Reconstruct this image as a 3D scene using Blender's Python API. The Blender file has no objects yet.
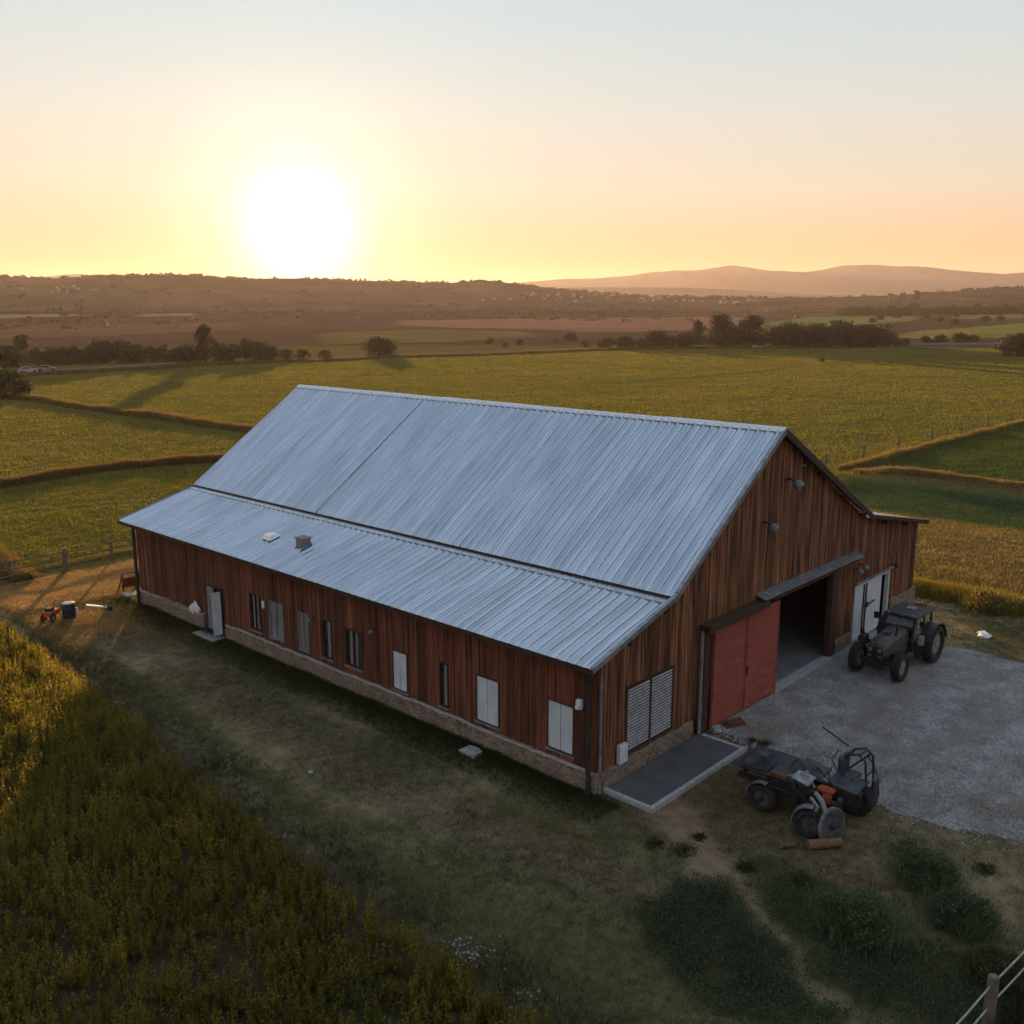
import bpy, math, random
import numpy as np
from mathutils import Vector, Matrix

# ------------------------------------------------------------------ camera, sky, sun, exposure
SC = bpy.context.scene
COL = SC.collection
R = math.radians
SUN_AZ, SUN_EL = 54.7, 4.2            # degrees from +X towards +Y, degrees up
EXPOSURE = 1.65
SKY_STRENGTH = 0.10
SUN_STRENGTH = 5.0
HAZE_DENSITY = 5.8e-5
NISHITA_SHARE = 0.015
# clear dusk air graded by elevation, towards the sun and away from it
SKY_TOWARD = [(0, (.19, .10, .05)), (3, (.215, .138, .076)), (6.5, (.225, .20, .158)), (10.5, (.205, .220, .206)), (16, (.170, .216, .234)), (40, (.150, .194, .246)), (90, (.124, .166, .234))]
SKY_AWAY = [(0, (.18, .13, .12)), (5, (.20, .165, .155)), (14, (.195, .192, .20)), (28, (.164, .188, .224)), (50, (.140, .180, .238)), (90, (.124, .166, .234))]

CAM = np.array([-20.169, -15.333, 13.601]); FLEN = 956.262
_pi, _ya = 0.208031, 0.744271
FW = np.array([math.cos(_pi)*math.cos(_ya), math.cos(_pi)*math.sin(_ya), -math.sin(_pi)])
RT = np.array([math.sin(_ya), -math.cos(_ya), 0.0]); UP = np.cross(RT, FW)
cd = bpy.data.cameras.new('camera'); cam = bpy.data.objects.new('camera', cd); COL.objects.link(cam)
cd.sensor_width = 36; cd.lens = FLEN/1024*36; cd.clip_start = 0.1; cd.clip_end = 30000
M = Matrix.Identity(4)
for i in range(3):
    M[i][0] = RT[i]; M[i][1] = UP[i]; M[i][2] = -FW[i]; M[i][3] = CAM[i]
cam.matrix_world = M
SC.camera = cam

sd = Vector((math.cos(R(SUN_EL))*math.cos(R(SUN_AZ)), math.cos(R(SUN_EL))*math.sin(R(SUN_AZ)), math.sin(R(SUN_EL))))
W = bpy.data.worlds.new('World'); SC.world = W; W.use_nodes = True
nt = W.node_tree; nt.nodes.clear()
out = nt.nodes.new('ShaderNodeOutputWorld'); bg = nt.nodes.new('ShaderNodeBackground')
sky = nt.nodes.new('ShaderNodeTexSky'); sky.sky_type = 'NISHITA'; sky.sun_disc = False
sky.sun_elevation = R(SUN_EL); sky.sun_rotation = R(90-SUN_AZ)
sky.altitude = 100; sky.air_density = 1.0; sky.dust_density = 0.7; sky.ozone_density = 1.5
bg.inputs['Strength'].default_value = SKY_STRENGTH
# the bright aureole of the low sun, by angle from the sun's direction
tc = nt.nodes.new('ShaderNodeTexCoord')
dt = nt.nodes.new('ShaderNodeVectorMath'); dt.operation = 'DOT_PRODUCT'; dt.inputs[1].default_value = sd
nrm = nt.nodes.new('ShaderNodeVectorMath'); nrm.operation = 'NORMALIZE'
nt.links.new(tc.outputs['Generated'], nrm.inputs[0]); nt.links.new(nrm.outputs[0], dt.inputs[0])
mx = nt.nodes.new('ShaderNodeMath'); mx.operation = 'MAXIMUM'; mx.inputs[1].default_value = 0.0
nt.links.new(dt.outputs['Value'], mx.inputs[0])
def vscale(sock, k):
    n = nt.nodes.new('ShaderNodeVectorMath'); n.operation = 'SCALE'; n.inputs['Scale'].default_value = k
    nt.links.new(sock, n.inputs[0]); return n.outputs[0]
def vadd(a, b):
    n = nt.nodes.new('ShaderNodeVectorMath'); n.operation = 'ADD'; nt.links.new(a, n.inputs[0]); nt.links.new(b, n.inputs[1]); return n.outputs[0]
sepz = nt.nodes.new('ShaderNodeSeparateXYZ'); nt.links.new(nrm.outputs[0], sepz.inputs[0])
def skyramp(stops):
    r = nt.nodes.new('ShaderNodeValToRGB'); e = r.color_ramp.elements
    while len(e) < len(stops): e.new(.5)
    for q, (el, c) in zip(e, stops): q.position = max(0, math.sin(R(el))); q.color = (*c, 1)
    nt.links.new(sepz.outputs['Z'], r.inputs[0]); return r.outputs[0]
toward = skyramp(SKY_TOWARD); away = skyramp(SKY_AWAY)
mr = nt.nodes.new('ShaderNodeMapRange'); mr.interpolation_type = 'SMOOTHSTEP'
mr.inputs[1].default_value = -.55; mr.inputs[2].default_value = .95; nt.links.new(dt.outputs['Value'], mr.inputs[0])
mxs = nt.nodes.new('ShaderNodeMix'); mxs.data_type = 'RGBA'; nt.links.new(mr.outputs[0], mxs.inputs[0])
nt.links.new(away, mxs.inputs[6]); nt.links.new(toward, mxs.inputs[7])
prev = vadd(vscale(sky.outputs[0], NISHITA_SHARE), vscale(mxs.outputs[2], 1/SKY_STRENGTH))
AUREOLE = [(1000, 4.6, (1.0, .92, .72)), (260, 1.7, (1.0, .87, .58)), (45, .40, (1.0, .80, .50))]
for n, k, c in AUREOLE:
    pw = nt.nodes.new('ShaderNodeMath'); pw.operation = 'POWER'; pw.inputs[1].default_value = n
    nt.links.new(mx.outputs[0], pw.inputs[0])
    sc_ = nt.nodes.new('ShaderNodeVectorMath'); sc_.operation = 'SCALE'; sc_.inputs[0].default_value = [k*q for q in c]
    nt.links.new(pw.outputs[0], sc_.inputs['Scale'])
    ad = nt.nodes.new('ShaderNodeVectorMath'); ad.operation = 'ADD'
    nt.links.new(prev, ad.inputs[0]); nt.links.new(sc_.outputs[0], ad.inputs[1]); prev = ad.outputs[0]
nt.links.new(prev, bg.inputs['Color']); nt.links.new(bg.outputs[0], out.inputs['Surface'])

sl = bpy.data.lights.new('sun', 'SUN'); so = bpy.data.objects.new('sun', sl); COL.objects.link(so)
sl.energy = SUN_STRENGTH; sl.angle = R(0.5); sl.color = (1.0, 0.60, 0.27)
so.location = (0, 0, 60); so.rotation_euler = sd.to_track_quat('Z', 'Y').to_euler()

SC.view_settings.view_transform = 'Standard'; SC.view_settings.look = 'None'
SC.view_settings.exposure = EXPOSURE; SC.view_settings.gamma = 1.0; SC.view_settings.use_curve_mapping = False
SC.cycles.max_bounces = 6; SC.cycles.diffuse_bounces = 3; SC.cycles.glossy_bounces = 3
SC.cycles.transmission_bounces = 4; SC.cycles.volume_bounces = 1; SC.cycles.transparent_max_bounces = 8
SC.cycles.use_denoising = True

# ------------------------------------------------------------------ pixel / terrain helpers
def smooth(a, b, x):
    t = np.clip((x-a)/(b-a), 0, 1); return t*t*(3-2*t)
DITCH_Y = [-40, -4.1, -2.5, .8, 5.2, 19, 30.1, 60]; DITCH_X = [-8.2, -7.75, -7.6, -7.75, -7.35, -6.1, -5.4, -4.5]
def ditch_x(y): return np.interp(y, DITCH_Y, DITCH_X)
def vnoise(x, y, s, seed=0):
    """smooth value noise 0..1"""
    x = np.asarray(x, float)/s; y = np.asarray(y, float)/s
    xi = np.floor(x).astype(np.int64); yi = np.floor(y).astype(np.int64); fx = x-xi; fy = y-yi
    def h(a, b):
        n = (a*374761393 + b*668265263 + seed*2147483647) & 0xffffffff
        n = ((n ^ (n >> 13))*1274126177) & 0xffffffff
        return ((n ^ (n >> 16)) & 0xffff)/65535.0
    fx = fx*fx*(3-2*fx); fy = fy*fy*(3-2*fy)
    return (h(xi, yi)*(1-fx)+h(xi+1, yi)*fx)*(1-fy) + (h(xi, yi+1)*(1-fx)+h(xi+1, yi+1)*fx)*fy
def fbm(x, y, s, seed=0, o=4):
    v = 0; a = .5; t = 0
    for k in range(o):
        v = v+a*vnoise(x, y, s, seed+k*17); t += a; a *= .5; s *= .5
    return v/t
def H(x, y):
    x = np.asarray(x, float); y = np.asarray(y, float)
    d = np.hypot(x, y)
    far = np.where(d < 300, 0, np.where(d < 500, .0165*(d-300)**2/400, .0165*(d-400)))
    far = np.minimum(far, 22)
    z = far
    bump = (vnoise(x, y, 5, 3)-.5)*.10 + (vnoise(x, y, 1.3, 4)-.5)*.03
    calm = np.maximum(smooth(2.5, 1.0, np.maximum(np.maximum(-1-x, x-25), np.maximum(-2.5-y, y-28))),
                      smooth(-9.5, -8, y)*smooth(4.5, 6, x)*smooth(1, 0, y)*smooth(24, 22, x))
    z = z + bump*(1-calm)
    dx = x-ditch_x(y)
    z = z - .16*np.exp(-(dx/.42)**2)*smooth(-20, -12, y)*smooth(50, 40, y)
    # dry banks behind the right side of the barn
    z = z + .55*np.exp(-((x-59)/1.6)**2)*smooth(18, 14, y) - .25*np.exp(-((x-51)/5)**2)*smooth(17, 12, y)
    return z
def ray(px, py): return FW*FLEN + RT*(px-512) + UP*(512-py)
def at(px, py, z=None):
    """ground point seen at that pixel of the fitted photograph"""
    d = ray(px, py)
    if z is not None: return CAM+d*((z-CAM[2])/d[2])
    t = np.geomspace(5, 2600, 4000)/np.hypot(d[0], d[1]); Q = CAM+d*t[:, None]
    hh = np.where(np.hypot(Q[:, 0], Q[:, 1]) > 150, H(Q[:, 0], Q[:, 1]), 0)
    k = int(np.argmax(Q[:, 2] <= hh)) or len(t)-1
    p = Q[k].copy(); p[2] = float(H(p[0], p[1]))
    return p
rng = np.random.default_rng(7); random.seed(7)

# ------------------------------------------------------------------ materials
def mat(name, c1, c2=None, scale=4.0, rough=.8, metal=0.0, bump=0.0, bscale=None, stretch=(1, 1, 1), detail=6, attr=False,
        translucent=0.0, contrast=(.3, .7), c3=None, spec=.3, mult=None):
    m = bpy.data.materials.new(name); m.use_nodes = True; t = m.node_tree; b = t.nodes['Principled BSDF']
    b.inputs['Roughness'].default_value = rough; b.inputs['Metallic'].default_value = metal
    b.inputs['Specular IOR Level'].default_value = spec
    tcn = t.nodes.new('ShaderNodeTexCoord'); mp = t.nodes.new('ShaderNodeMapping'); mp.inputs['Scale'].default_value = stretch
    t.links.new(tcn.outputs['Object'], mp.inputs[0])
    n = t.nodes.new('ShaderNodeTexNoise'); n.inputs['Scale'].default_value = scale; n.inputs['Detail'].default_value = detail
    t.links.new(mp.outputs[0], n.inputs['Vector'])
    r = t.nodes.new('ShaderNodeValToRGB'); r.color_ramp.elements[0].position = contrast[0]; r.color_ramp.elements[1].position = contrast[1]
    r.color_ramp.elements[0].color = (*c1, 1); r.color_ramp.elements[1].color = (*(c2 or c1), 1)
    if c3 is not None:
        e = r.color_ramp.elements.new((contrast[0]+contrast[1])/2); e.color = (*c3, 1)
    t.links.new(n.outputs['Fac'], r.inputs[0]); col = r.outputs[0]
    if attr:
        a = t.nodes.new('ShaderNodeAttribute'); a.attribute_name = 'col'
        mm = t.nodes.new('ShaderNodeMix'); mm.data_type = 'RGBA'; mm.blend_type = 'MULTIPLY'; mm.inputs[0].default_value = 1
        t.links.new(col, mm.inputs[6]); t.links.new(a.outputs['Color'], mm.inputs[7]); col = mm.outputs[2]
    t.links.new(col, b.inputs['Base Color'])
    if bump:
        n2 = t.nodes.new('ShaderNodeTexNoise'); n2.inputs['Scale'].default_value = bscale or scale*3; n2.inputs['Detail'].default_value = 5
        t.links.new(mp.outputs[0], n2.inputs['Vector'])
        bp = t.nodes.new('ShaderNodeBump'); bp.inputs['Strength'].default_value = 1; bp.inputs['Distance'].default_value = bump
        t.links.new(n2.outputs['Fac'], bp.inputs['Height']); t.links.new(bp.outputs[0], b.inputs['Normal'])
    if translucent:
        o = t.nodes['Material Output']; tr = t.nodes.new('ShaderNodeBsdfTranslucent'); ms = t.nodes.new('ShaderNodeMixShader')
        ms.inputs[0].default_value = translucent
        t.links.new(col, tr.inputs[0]); t.links.new(b.outputs[0], ms.inputs[1]); t.links.new(tr.outputs[0], ms.inputs[2])
        t.links.new(ms.outputs[0], o.inputs['Surface'])
    return m

def board_mat(name, lo, mid, hi):
    """boards: one tone per board from the mesh, long grain streaks, weather stains"""
    return mat(name, lo, hi, scale=1.0, rough=.82, bump=.004, bscale=9, stretch=(9, 9, .55), attr=True, contrast=(.32, .68), c3=mid, spec=.25)
M_RED = board_mat('red_boards', (.060, .021, .011), (.125, .042, .021), (.178, .066, .035))
M_BROWN = board_mat('brown_boards', (.028, .013, .008), (.140, .054, .023), (.245, .108, .052))
M_TIMBER = mat('dark_timber', (.03, .014, .009), (.07, .034, .02), 3, stretch=(6, 6, 1), bump=.003)
M_TRIM = mat('grey_trim', (.10, .09, .085), (.22, .21, .20), 2.5, rough=.6)
M_TRIMD = mat('dark_trim', (.018, .012, .010), (.05, .034, .028), 2.5, rough=.6)
M_PALE = mat('pale_paint', (.38, .42, .43), (.52, .55, .56), 1.6, rough=.6, stretch=(3, 3, 1), contrast=(.25, .6))
M_GREYP = mat('weathered_grey', (.11, .11, .105), (.25, .245, .24), 2, rough=.8, stretch=(6, 6, .7))
M_DARK = mat('void_shade', (.008, .007, .007), (.016, .013, .012), 3)  # near-black colour standing in for the shade inside openings
M_GLASSD = mat('old_glass', (.02, .024, .028), (.05, .055, .06), 2, rough=.12, spec=.6)
M_REDDOOR = mat('faded_red_paint', (.20, .042, .028), (.31, .075, .050), 1.6, rough=.75, bump=.002, stretch=(1, 1, 2.0), contrast=(.25, .75))
M_WHITE = mat('dirty_white', (.45, .45, .43), (.74, .74, .72), 5, rough=.7)
M_STEEL = mat('grey_steel', (.16, .165, .17), (.32, .33, .34), 4, rough=.45, metal=.7)
M_IRON = mat('dark_iron', (.012, .012, .013), (.045, .040, .036), 7, rough=.6, metal=.3)
M_BLACK = mat('black_paint', (.012, .012, .014), (.03, .03, .033), 6, rough=.45)
M_HOOD = mat('dusty_hood_paint', (.035, .030, .030), (.085, .072, .066), 5, rough=.5)
M_RUBBER = mat('tyre_rubber', (.010, .010, .010), (.030, .028, .026), 9, rough=.85)
M_RUBBERW = mat('worn_tyre', (.065, .065, .065), (.17, .165, .16), 9, rough=.85)
M_RIM = mat('dull_rim', (.11, .10, .08), (.26, .24, .19), 7, rough=.6)
M_ORANGE = mat('orange_paint', (.30, .045, .015), (.62, .10, .03), 8, rough=.5)
M_ORANGED = mat('worn_orange', (.10, .02, .010), (.36, .06, .02), 9, rough=.6)
M_RUST = mat('rust', (.06, .022, .012), (.17, .06, .03), 6, rough=.9, bump=.004)
M_LAMP = mat('lamp_grey', (.10, .10, .10), (.22, .22, .21), 6, rough=.5)
M_CONC = mat('concrete', (.052, .051, .051), (.092, .090, .088), 1.3, rough=.8, bump=.003, bscale=30)
M_KERB = mat('pale_concrete', (.24, .24, .235), (.36, .36, .35), 6, rough=.85, bump=.004, bscale=25)
M_FLOORC = mat('shed_floor', (.10, .10, .10), (.18, .18, .175), 1.0, rough=.8)
M_BARK2 = mat('branch_bark', (.06, .035, .02), (.15, .09, .05), 7, rough=.95, bump=.006)
M_DULL0 = mat('dull_grey_steel', (.025, .026, .028), (.085, .085, .088), 5, rough=.6)
M_LOG = mat('log_wood', (.10, .05, .026), (.22, .12, .06), 5, rough=.9, bump=.006, stretch=(1, 6, 6))
M_FENCE = mat('fence_wood', (.07, .055, .042), (.16, .13, .10), 5, rough=.9)
M_RAIL = mat('galvanised_rail', (.20, .20, .195), (.36, .355, .34), 5, rough=.45, metal=.5)
M_SACK = mat('pale_sacking', (.30, .26, .2), (.48, .44, .36), 5, rough=.9)
M_STONE = mat('pale_stones', (.17, .165, .16), (.34, .33, .32), 8, rough=.9)
M_BARK = mat('bark', (.022, .016, .011), (.05, .038, .026), 6, rough=.95)
M_LEAF = mat('tree_leaves', (.75, .75, .75), (1.1, 1.1, 1.1), .5, rough=.7, attr=True, translucent=.35)
M_GRASS = mat('grass_blades', (.78, .78, .78), (1.15, 1.15, 1.15), .35, rough=.75, attr=True, translucent=.55, spec=.15)

def roof_mat():
    m = mat('corrugated_zinc', (.37, .40, .44), (.56, .59, .63), .9, rough=.2, metal=.93, stretch=(.5, 5.5, .5), contrast=(.3, .7), attr=True, bump=.002, bscale=2.5)
    return m
M_ROOF = roof_mat(); M_ROOFPLAIN = mat('flashing_zinc', (.30, .32, .35), (.46, .49, .53), 3, rough=.28, metal=.9)

def stone_mat():
    m = mat('rubble_stone', (.15, .10, .07), (.30, .215, .15), 2.2, rough=.9, spec=.2)
    t = m.node_tree; b = t.nodes['Principled BSDF']; tcn = [n for n in t.nodes if n.type == 'TEX_COORD'][0]
    v = t.nodes.new('ShaderNodeTexVoronoi'); v.inputs['Scale'].default_value = 8.5
    mp = t.nodes.new('ShaderNodeMapping'); mp.inputs['Scale'].default_value = (1, 1, 1.7)
    t.links.new(tcn.outputs['Object'], mp.inputs[0]); t.links.new(mp.outputs[0], v.inputs['Vector'])
    v2 = t.nodes.new('ShaderNodeTexVoronoi'); v2.feature = 'DISTANCE_TO_EDGE'; v2.inputs['Scale'].default_value = 8.5
    t.links.new(mp.outputs[0], v2.inputs['Vector'])
    hs = t.nodes.new('ShaderNodeMix'); hs.data_type = 'RGBA'; hs.blend_type = 'MULTIPLY'; hs.inputs[0].default_value = .9
    src = b.inputs['Base Color'].links[0].from_socket
    bw = t.nodes.new('ShaderNodeSeparateColor'); t.links.new(v.outputs['Color'], bw.inputs[0])
    rr = t.nodes.new('ShaderNodeMapRange'); rr.inputs[3].default_value = .45; rr.inputs[4].default_value = 1.35
    t.links.new(bw.outputs[0], rr.inputs[0])
    t.links.new(src, hs.inputs[6]); t.links.new(rr.outputs[0], hs.inputs[7]); r3 = t.nodes.new('ShaderNodeMapRange'); r3.inputs[1].default_value = .02; r3.inputs[2].default_value = .07; r3.inputs[3].default_value = 1; r3.inputs[4].default_value = 0
    t.links.new(v2.outputs['Distance'], r3.inputs[0]); m4 = t.nodes.new('ShaderNodeMix'); m4.data_type = 'RGBA'; m4.inputs[7].default_value = (.36, .30, .23, 1)
    t.links.new(r3.outputs[0], m4.inputs[0]); t.links.new(hs.outputs[2], m4.inputs[6]); t.links.new(m4.outputs[2], b.inputs['Base Color'])
    bp = t.nodes.new('ShaderNodeBump'); bp.inputs['Distance'].default_value = .03
    r2 = t.nodes.new('ShaderNodeMapRange'); r2.inputs[2].default_value = .12
    t.links.new(v2.outputs['Distance'], r2.inputs[0]); t.links.new(r2.outputs[0], bp.inputs['Height']); t.links.new(bp.outputs[0], b.inputs['Normal'])
    return m
M_RUBBLE = stone_mat()

# ------------------------------------------------------------------ mesh helpers
class MB:
    def __init__(s): s.v = []; s.f = []; s.c = []; s.cur = (1, 1, 1)
    def add(s, vs, fs):
        o = len(s.v); s.v += [tuple(map(float, v)) for v in vs]; s.f += [[i+o for i in f] for f in fs]; s.c += [s.cur]*len(vs); return s
    def box(s, x0, x1, y0, y1, z0, z1, rot=None, jit=0):
        vs = [(x, y, z) for z in (z0, z1) for y in (y0, y1) for x in (x0, x1)]
        if jit: vs = [tuple(q+random.uniform(-jit, jit) for q in v) for v in vs]
        if rot is not None:
            c = Vector(((x0+x1)/2, (y0+y1)/2, (z0+z1)/2)); vs = [c+rot @ (Vector(v)-c) for v in vs]
        return s.add(vs, [(0, 2, 3, 1), (4, 5, 7, 6), (0, 1, 5, 4), (2, 6, 7, 3), (0, 4, 6, 2), (1, 3, 7, 5)])
    def bbox(s, x0, x1, y0, y1, z0, z1, b=.03):
        """box with chamfered vertical and top edges"""
        def ring(i, z): return [(x0+i, y0+b, z), (x0+b, y0+i, z), (x1-b, y0+i, z), (x1-i, y0+b, z), (x1-i, y1-b, z), (x1-b, y1-i, z), (x0+b, y1-i, z), (x0+i, y1-b, z)]
        vs = ring(0, z0)+ring(0, z1-b)+ring(b*.8, z1)
        fs = [list(range(7, -1, -1)), list(range(16, 24))]
        for k in range(2):
            for i in range(8): j = (i+1) % 8; fs.append((k*8+i, k*8+j, k*8+8+j, k*8+8+i))
        return s.add(vs, fs)
    def tube(s, pts, rad, n=8, caps=True):
        pts = [Vector(p) for p in pts]; rs = rad if hasattr(rad, '__len__') else [rad]*len(pts)
        o = []; prevx = None
        for i, p in enumerate(pts):
            d = (pts[min(i+1, len(pts)-1)]-pts[max(i-1, 0)]).normalized()
            x = d.orthogonal().normalized() if prevx is None else (prevx-d*prevx.dot(d)).normalized()
            prevx = x; y = d.cross(x)
            o += [p+(x*math.cos(2*math.pi*k/n)+y*math.sin(2*math.pi*k/n))*rs[i] for k in range(n)]
        fs = []
        for i in range(len(pts)-1):
            for k in range(n): j = (k+1) % n; fs.append((i*n+k, i*n+j, i*n+n+j, i*n+n+k))
        if caps: fs += [list(range(n-1, -1, -1)), list(range((len(pts)-1)*n, len(pts)*n))]
        return s.add(o, fs)
    def lathe(s, prof, c, axis=(0, 1, 0), n=28, caps=True):
        """prof: (offset along axis, radius)"""
        a = Vector(axis).normalized(); x = a.orthogonal().normalized(); y = a.cross(x); c = Vector(c)
        o = [c+a*t+(x*math.cos(2*math.pi*k/n)+y*math.sin(2*math.pi*k/n))*r for t, r in prof for k in range(n)]
        fs = []
        for i in range(len(prof)-1):
            for k in range(n): j = (k+1) % n; fs.append((i*n+k, i*n+j, i*n+n+j, i*n+n+k))
        if caps: fs += [list(range(n-1, -1, -1)), list(range((len(prof)-1)*n, len(prof)*n))]
        return s.add(o, fs)
    def ico(s, c, r, jit=.2, sq=(1, 1, 1)):
        t = (1+5**.5)/2
        vs = [(-1, t, 0), (1, t, 0), (-1, -t, 0), (1, -t, 0), (0, -1, t), (0, 1, t), (0, -1, -t), (0, 1, -t), (t, 0, -1), (t, 0, 1), (-t, 0, -1), (-t, 0, 1)]
        k = r/1.9
        vs = [(c[0]+v[0]*k*sq[0]*random.uniform(1-jit, 1+jit), c[1]+v[1]*k*sq[1]*random.uniform(1-jit, 1+jit), c[2]+v[2]*k*sq[2]*random.uniform(1-jit, 1+jit)) for v in vs]
        return s.add(vs, [(0, 11, 5), (0, 5, 1), (0, 1, 7), (0, 7, 10), (0, 10, 11), (1, 5, 9), (5, 11, 4), (11, 10, 2), (10, 7, 6), (7, 1, 8), (3, 9, 4), (3, 4, 2), (3, 2, 6), (3, 6, 8), (3, 8, 9), (4, 9, 5), (2, 4, 11), (6, 2, 10), (8, 6, 7), (9, 8, 1)])
    def build(s, name, m, parent=None, smooth_=False, off=(0, 0, 0), attr=False):
        me = bpy.data.meshes.new(name)
        vs = [(v[0]-off[0], v[1]-off[1], v[2]-off[2]) for v in s.v]
        me.from_pydata(vs, [], s.f); me.materials.append(m)
        if attr:
            a = me.color_attributes.new('col', 'FLOAT_COLOR', 'POINT')
            a.data.foreach_set('color', np.array([(*c, 1) for c in s.c], np.float32).ravel())
        if smooth_: me.polygons.foreach_set('use_smooth', [True]*len(me.polygons))
        me.update()
        o = bpy.data.objects.new(name, me); COL.objects.link(o)
        if parent: o.parent = parent
        return o

def np_obj(name, V, F, m, col=None, parent=None, smooth_=False):
    """F: list of (n, k) index arrays"""
    me = bpy.data.meshes.new(name); V = np.ascontiguousarray(V, np.float32)
    me.vertices.add(len(V)); me.vertices.foreach_set('co', V.ravel())
    loops = np.concatenate([f.ravel() for f in F]).astype(np.int32)
    tot = np.concatenate([np.full(len(f), f.shape[1]) for f in F]).astype(np.int32)
    st = np.concatenate([[0], np.cumsum(tot)[:-1]]).astype(np.int32)
    me.loops.add(len(loops)); me.loops.foreach_set('vertex_index', loops)
    me.polygons.add(len(tot)); me.polygons.foreach_set('loop_start', st); me.polygons.foreach_set('loop_total', tot)
    if smooth_: me.polygons.foreach_set('use_smooth', np.ones(len(tot), bool))
    if col is not None:
        a = me.color_attributes.new('col', 'FLOAT_COLOR', 'POINT')
        c = np.ones((len(V), 4), np.float32); c[:, :3] = col; a.data.foreach_set('color', c.ravel())
    me.update(); me.validate()
    me.materials.append(m)
    o = bpy.data.objects.new(name, me); COL.objects.link(o)
    if parent: o.parent = parent
    return o

def blades(P, h, w, nb, spread, lean, rng, col, cvar=.18, seg=1):
    """grass: nb tapering blades at every point"""
    N = len(P); P = np.repeat(np.asarray(P, float), nb, 0); h = np.repeat(np.broadcast_to(h, N), nb)*rng.uniform(.6, 1.15, N*nb)
    w = np.repeat(np.broadcast_to(w, N), nb); col = np.repeat(np.broadcast_to(np.asarray(col, float), (N, 3)), nb, 0)
    spread = np.repeat(np.broadcast_to(spread, N), nb)
    a = rng.uniform(0, 2*np.pi, N*nb); rr = np.sqrt(rng.uniform(0, 1, N*nb))*spread
    P = P.copy(); P[:, 0] += rr*np.cos(a); P[:, 1] += rr*np.sin(a)
    b = a+rng.normal(0, .6, N*nb); le = lean*h*rng.uniform(.3, 1.3, N*nb)
    L = np.stack([np.cos(b)*le, np.sin(b)*le, h], 1)
    t = rng.uniform(0, 2*np.pi, N*nb); T = np.stack([np.cos(t), np.sin(t), 0*t], 1)*(w/2)[:, None]
    c = col*np.exp(rng.normal(0, cvar, (N*nb, 1)))*np.exp(rng.normal(0, cvar*.25, (N*nb, 3)))
    K = N*nb; i = np.arange(K)
    if seg == 1:
        V = np.stack([P-T, P+T, P+L], 1).reshape(-1, 3); F = [np.stack([3*i, 3*i+1, 3*i+2], 1)]; C = np.repeat(c, 3, 0)
    else:
        Mi = P+L*.55-np.array([0, 0, 0])+L*np.array([-.12, -.12, .04])
        V = np.stack([P-T*.7, P+T*.7, Mi+T, Mi-T, P+L], 1).reshape(-1, 3)
        F = [np.stack([5*i, 5*i+1, 5*i+2, 5*i+3], 1), np.stack([5*i+3, 5*i+2, 5*i+4], 1)]; C = np.repeat(c, 5, 0)
    return V, F, C

def leafquads(Cn, size, rng, col, cvar=.25, flat=0.0):
    N = len(Cn); n = rng.normal(0, 1, (N, 3)); n[:, 2] = n[:, 2]*(1-flat)+flat*1.5; n /= np.linalg.norm(n, axis=1)[:, None]
    q = rng.normal(0, 1, (N, 3)); a = np.cross(n, q); a /= np.linalg.norm(a, axis=1)[:, None]; b = np.cross(n, a)
    s = (np.broadcast_to(size, N)*rng.uniform(.6, 1.3, N))[:, None]
    V = np.stack([Cn-a*s*.5, Cn+b*s*.3, Cn+a*s*.5, Cn-b*s*.3], 1).reshape(-1, 3)
    i = np.arange(N); F = [np.stack([4*i, 4*i+1, 4*i+2, 4*i+3], 1)]
    c = np.broadcast_to(np.asarray(col, float), (N, 3))*np.exp(rng.normal(0, cvar, (N, 1)))
    return V, F, np.repeat(c, 4, 0)
def join(parts):
    V = []; C = []; F = {}; o = 0
    for v, fs, c in parts:
        V.append(v); C.append(c)
        for f in fs: F.setdefault(f.shape[1], []).append(f+o)
        o += len(v)
    return np.concatenate(V), [np.concatenate(f) for f in F.values()], np.concatenate(C)

def tag(o, label=None, cat=None, group=None, kind=None):
    if label: o['label'] = label
    if cat: o['category'] = cat
    if group: o['group'] = group
    if kind: o['kind'] = kind
    return o
def empty(name, loc, label, cat, group=None, rz=0.0):
    o = bpy.data.objects.new(name, None); COL.objects.link(o); o.location = loc; o.rotation_euler = (0, 0, rz)
    o.empty_display_size = .3
    return tag(o, label, cat, group)
def copy_tree(o, parent=None):
    c = o.copy(); COL.objects.link(c)
    if parent: c.parent = parent
    for ch in list(o.children): copy_tree(ch, c)
    return c
def inpoly(x, y, poly):
    x = np.asarray(x); y = np.asarray(y); r = np.zeros(x.shape, bool); n = len(poly)
    for i in range(n):
        (x0, y0), (x1, y1) = poly[i], poly[(i+1) % n]
        if y0 == y1: continue
        k = ((y0 > y) != (y1 > y)) & (x < (x1-x0)*(y-y0)/(y1-y0)+x0); r ^= k
    return r
def dist_line(x, y, pts):
    d = np.full(np.shape(x), 1e9)
    for (x0, y0), (x1, y1) in zip(pts[:-1], pts[1:]):
        t = np.clip(((x-x0)*(x1-x0)+(y-y0)*(y1-y0))/((x1-x0)**2+(y1-y0)**2+1e-9), 0, 1)
        d = np.minimum(d, np.hypot(x-x0-t*(x1-x0), y-y0-t*(y1-y0)))
    return d

def soft(x, y, poly):
    d = dist_line(x, y, list(poly)+[poly[0]]); return np.where(inpoly(x, y, poly), .5+.5*smooth(0, .6, d), .5*smooth(.5, 0, d)**2)
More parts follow.
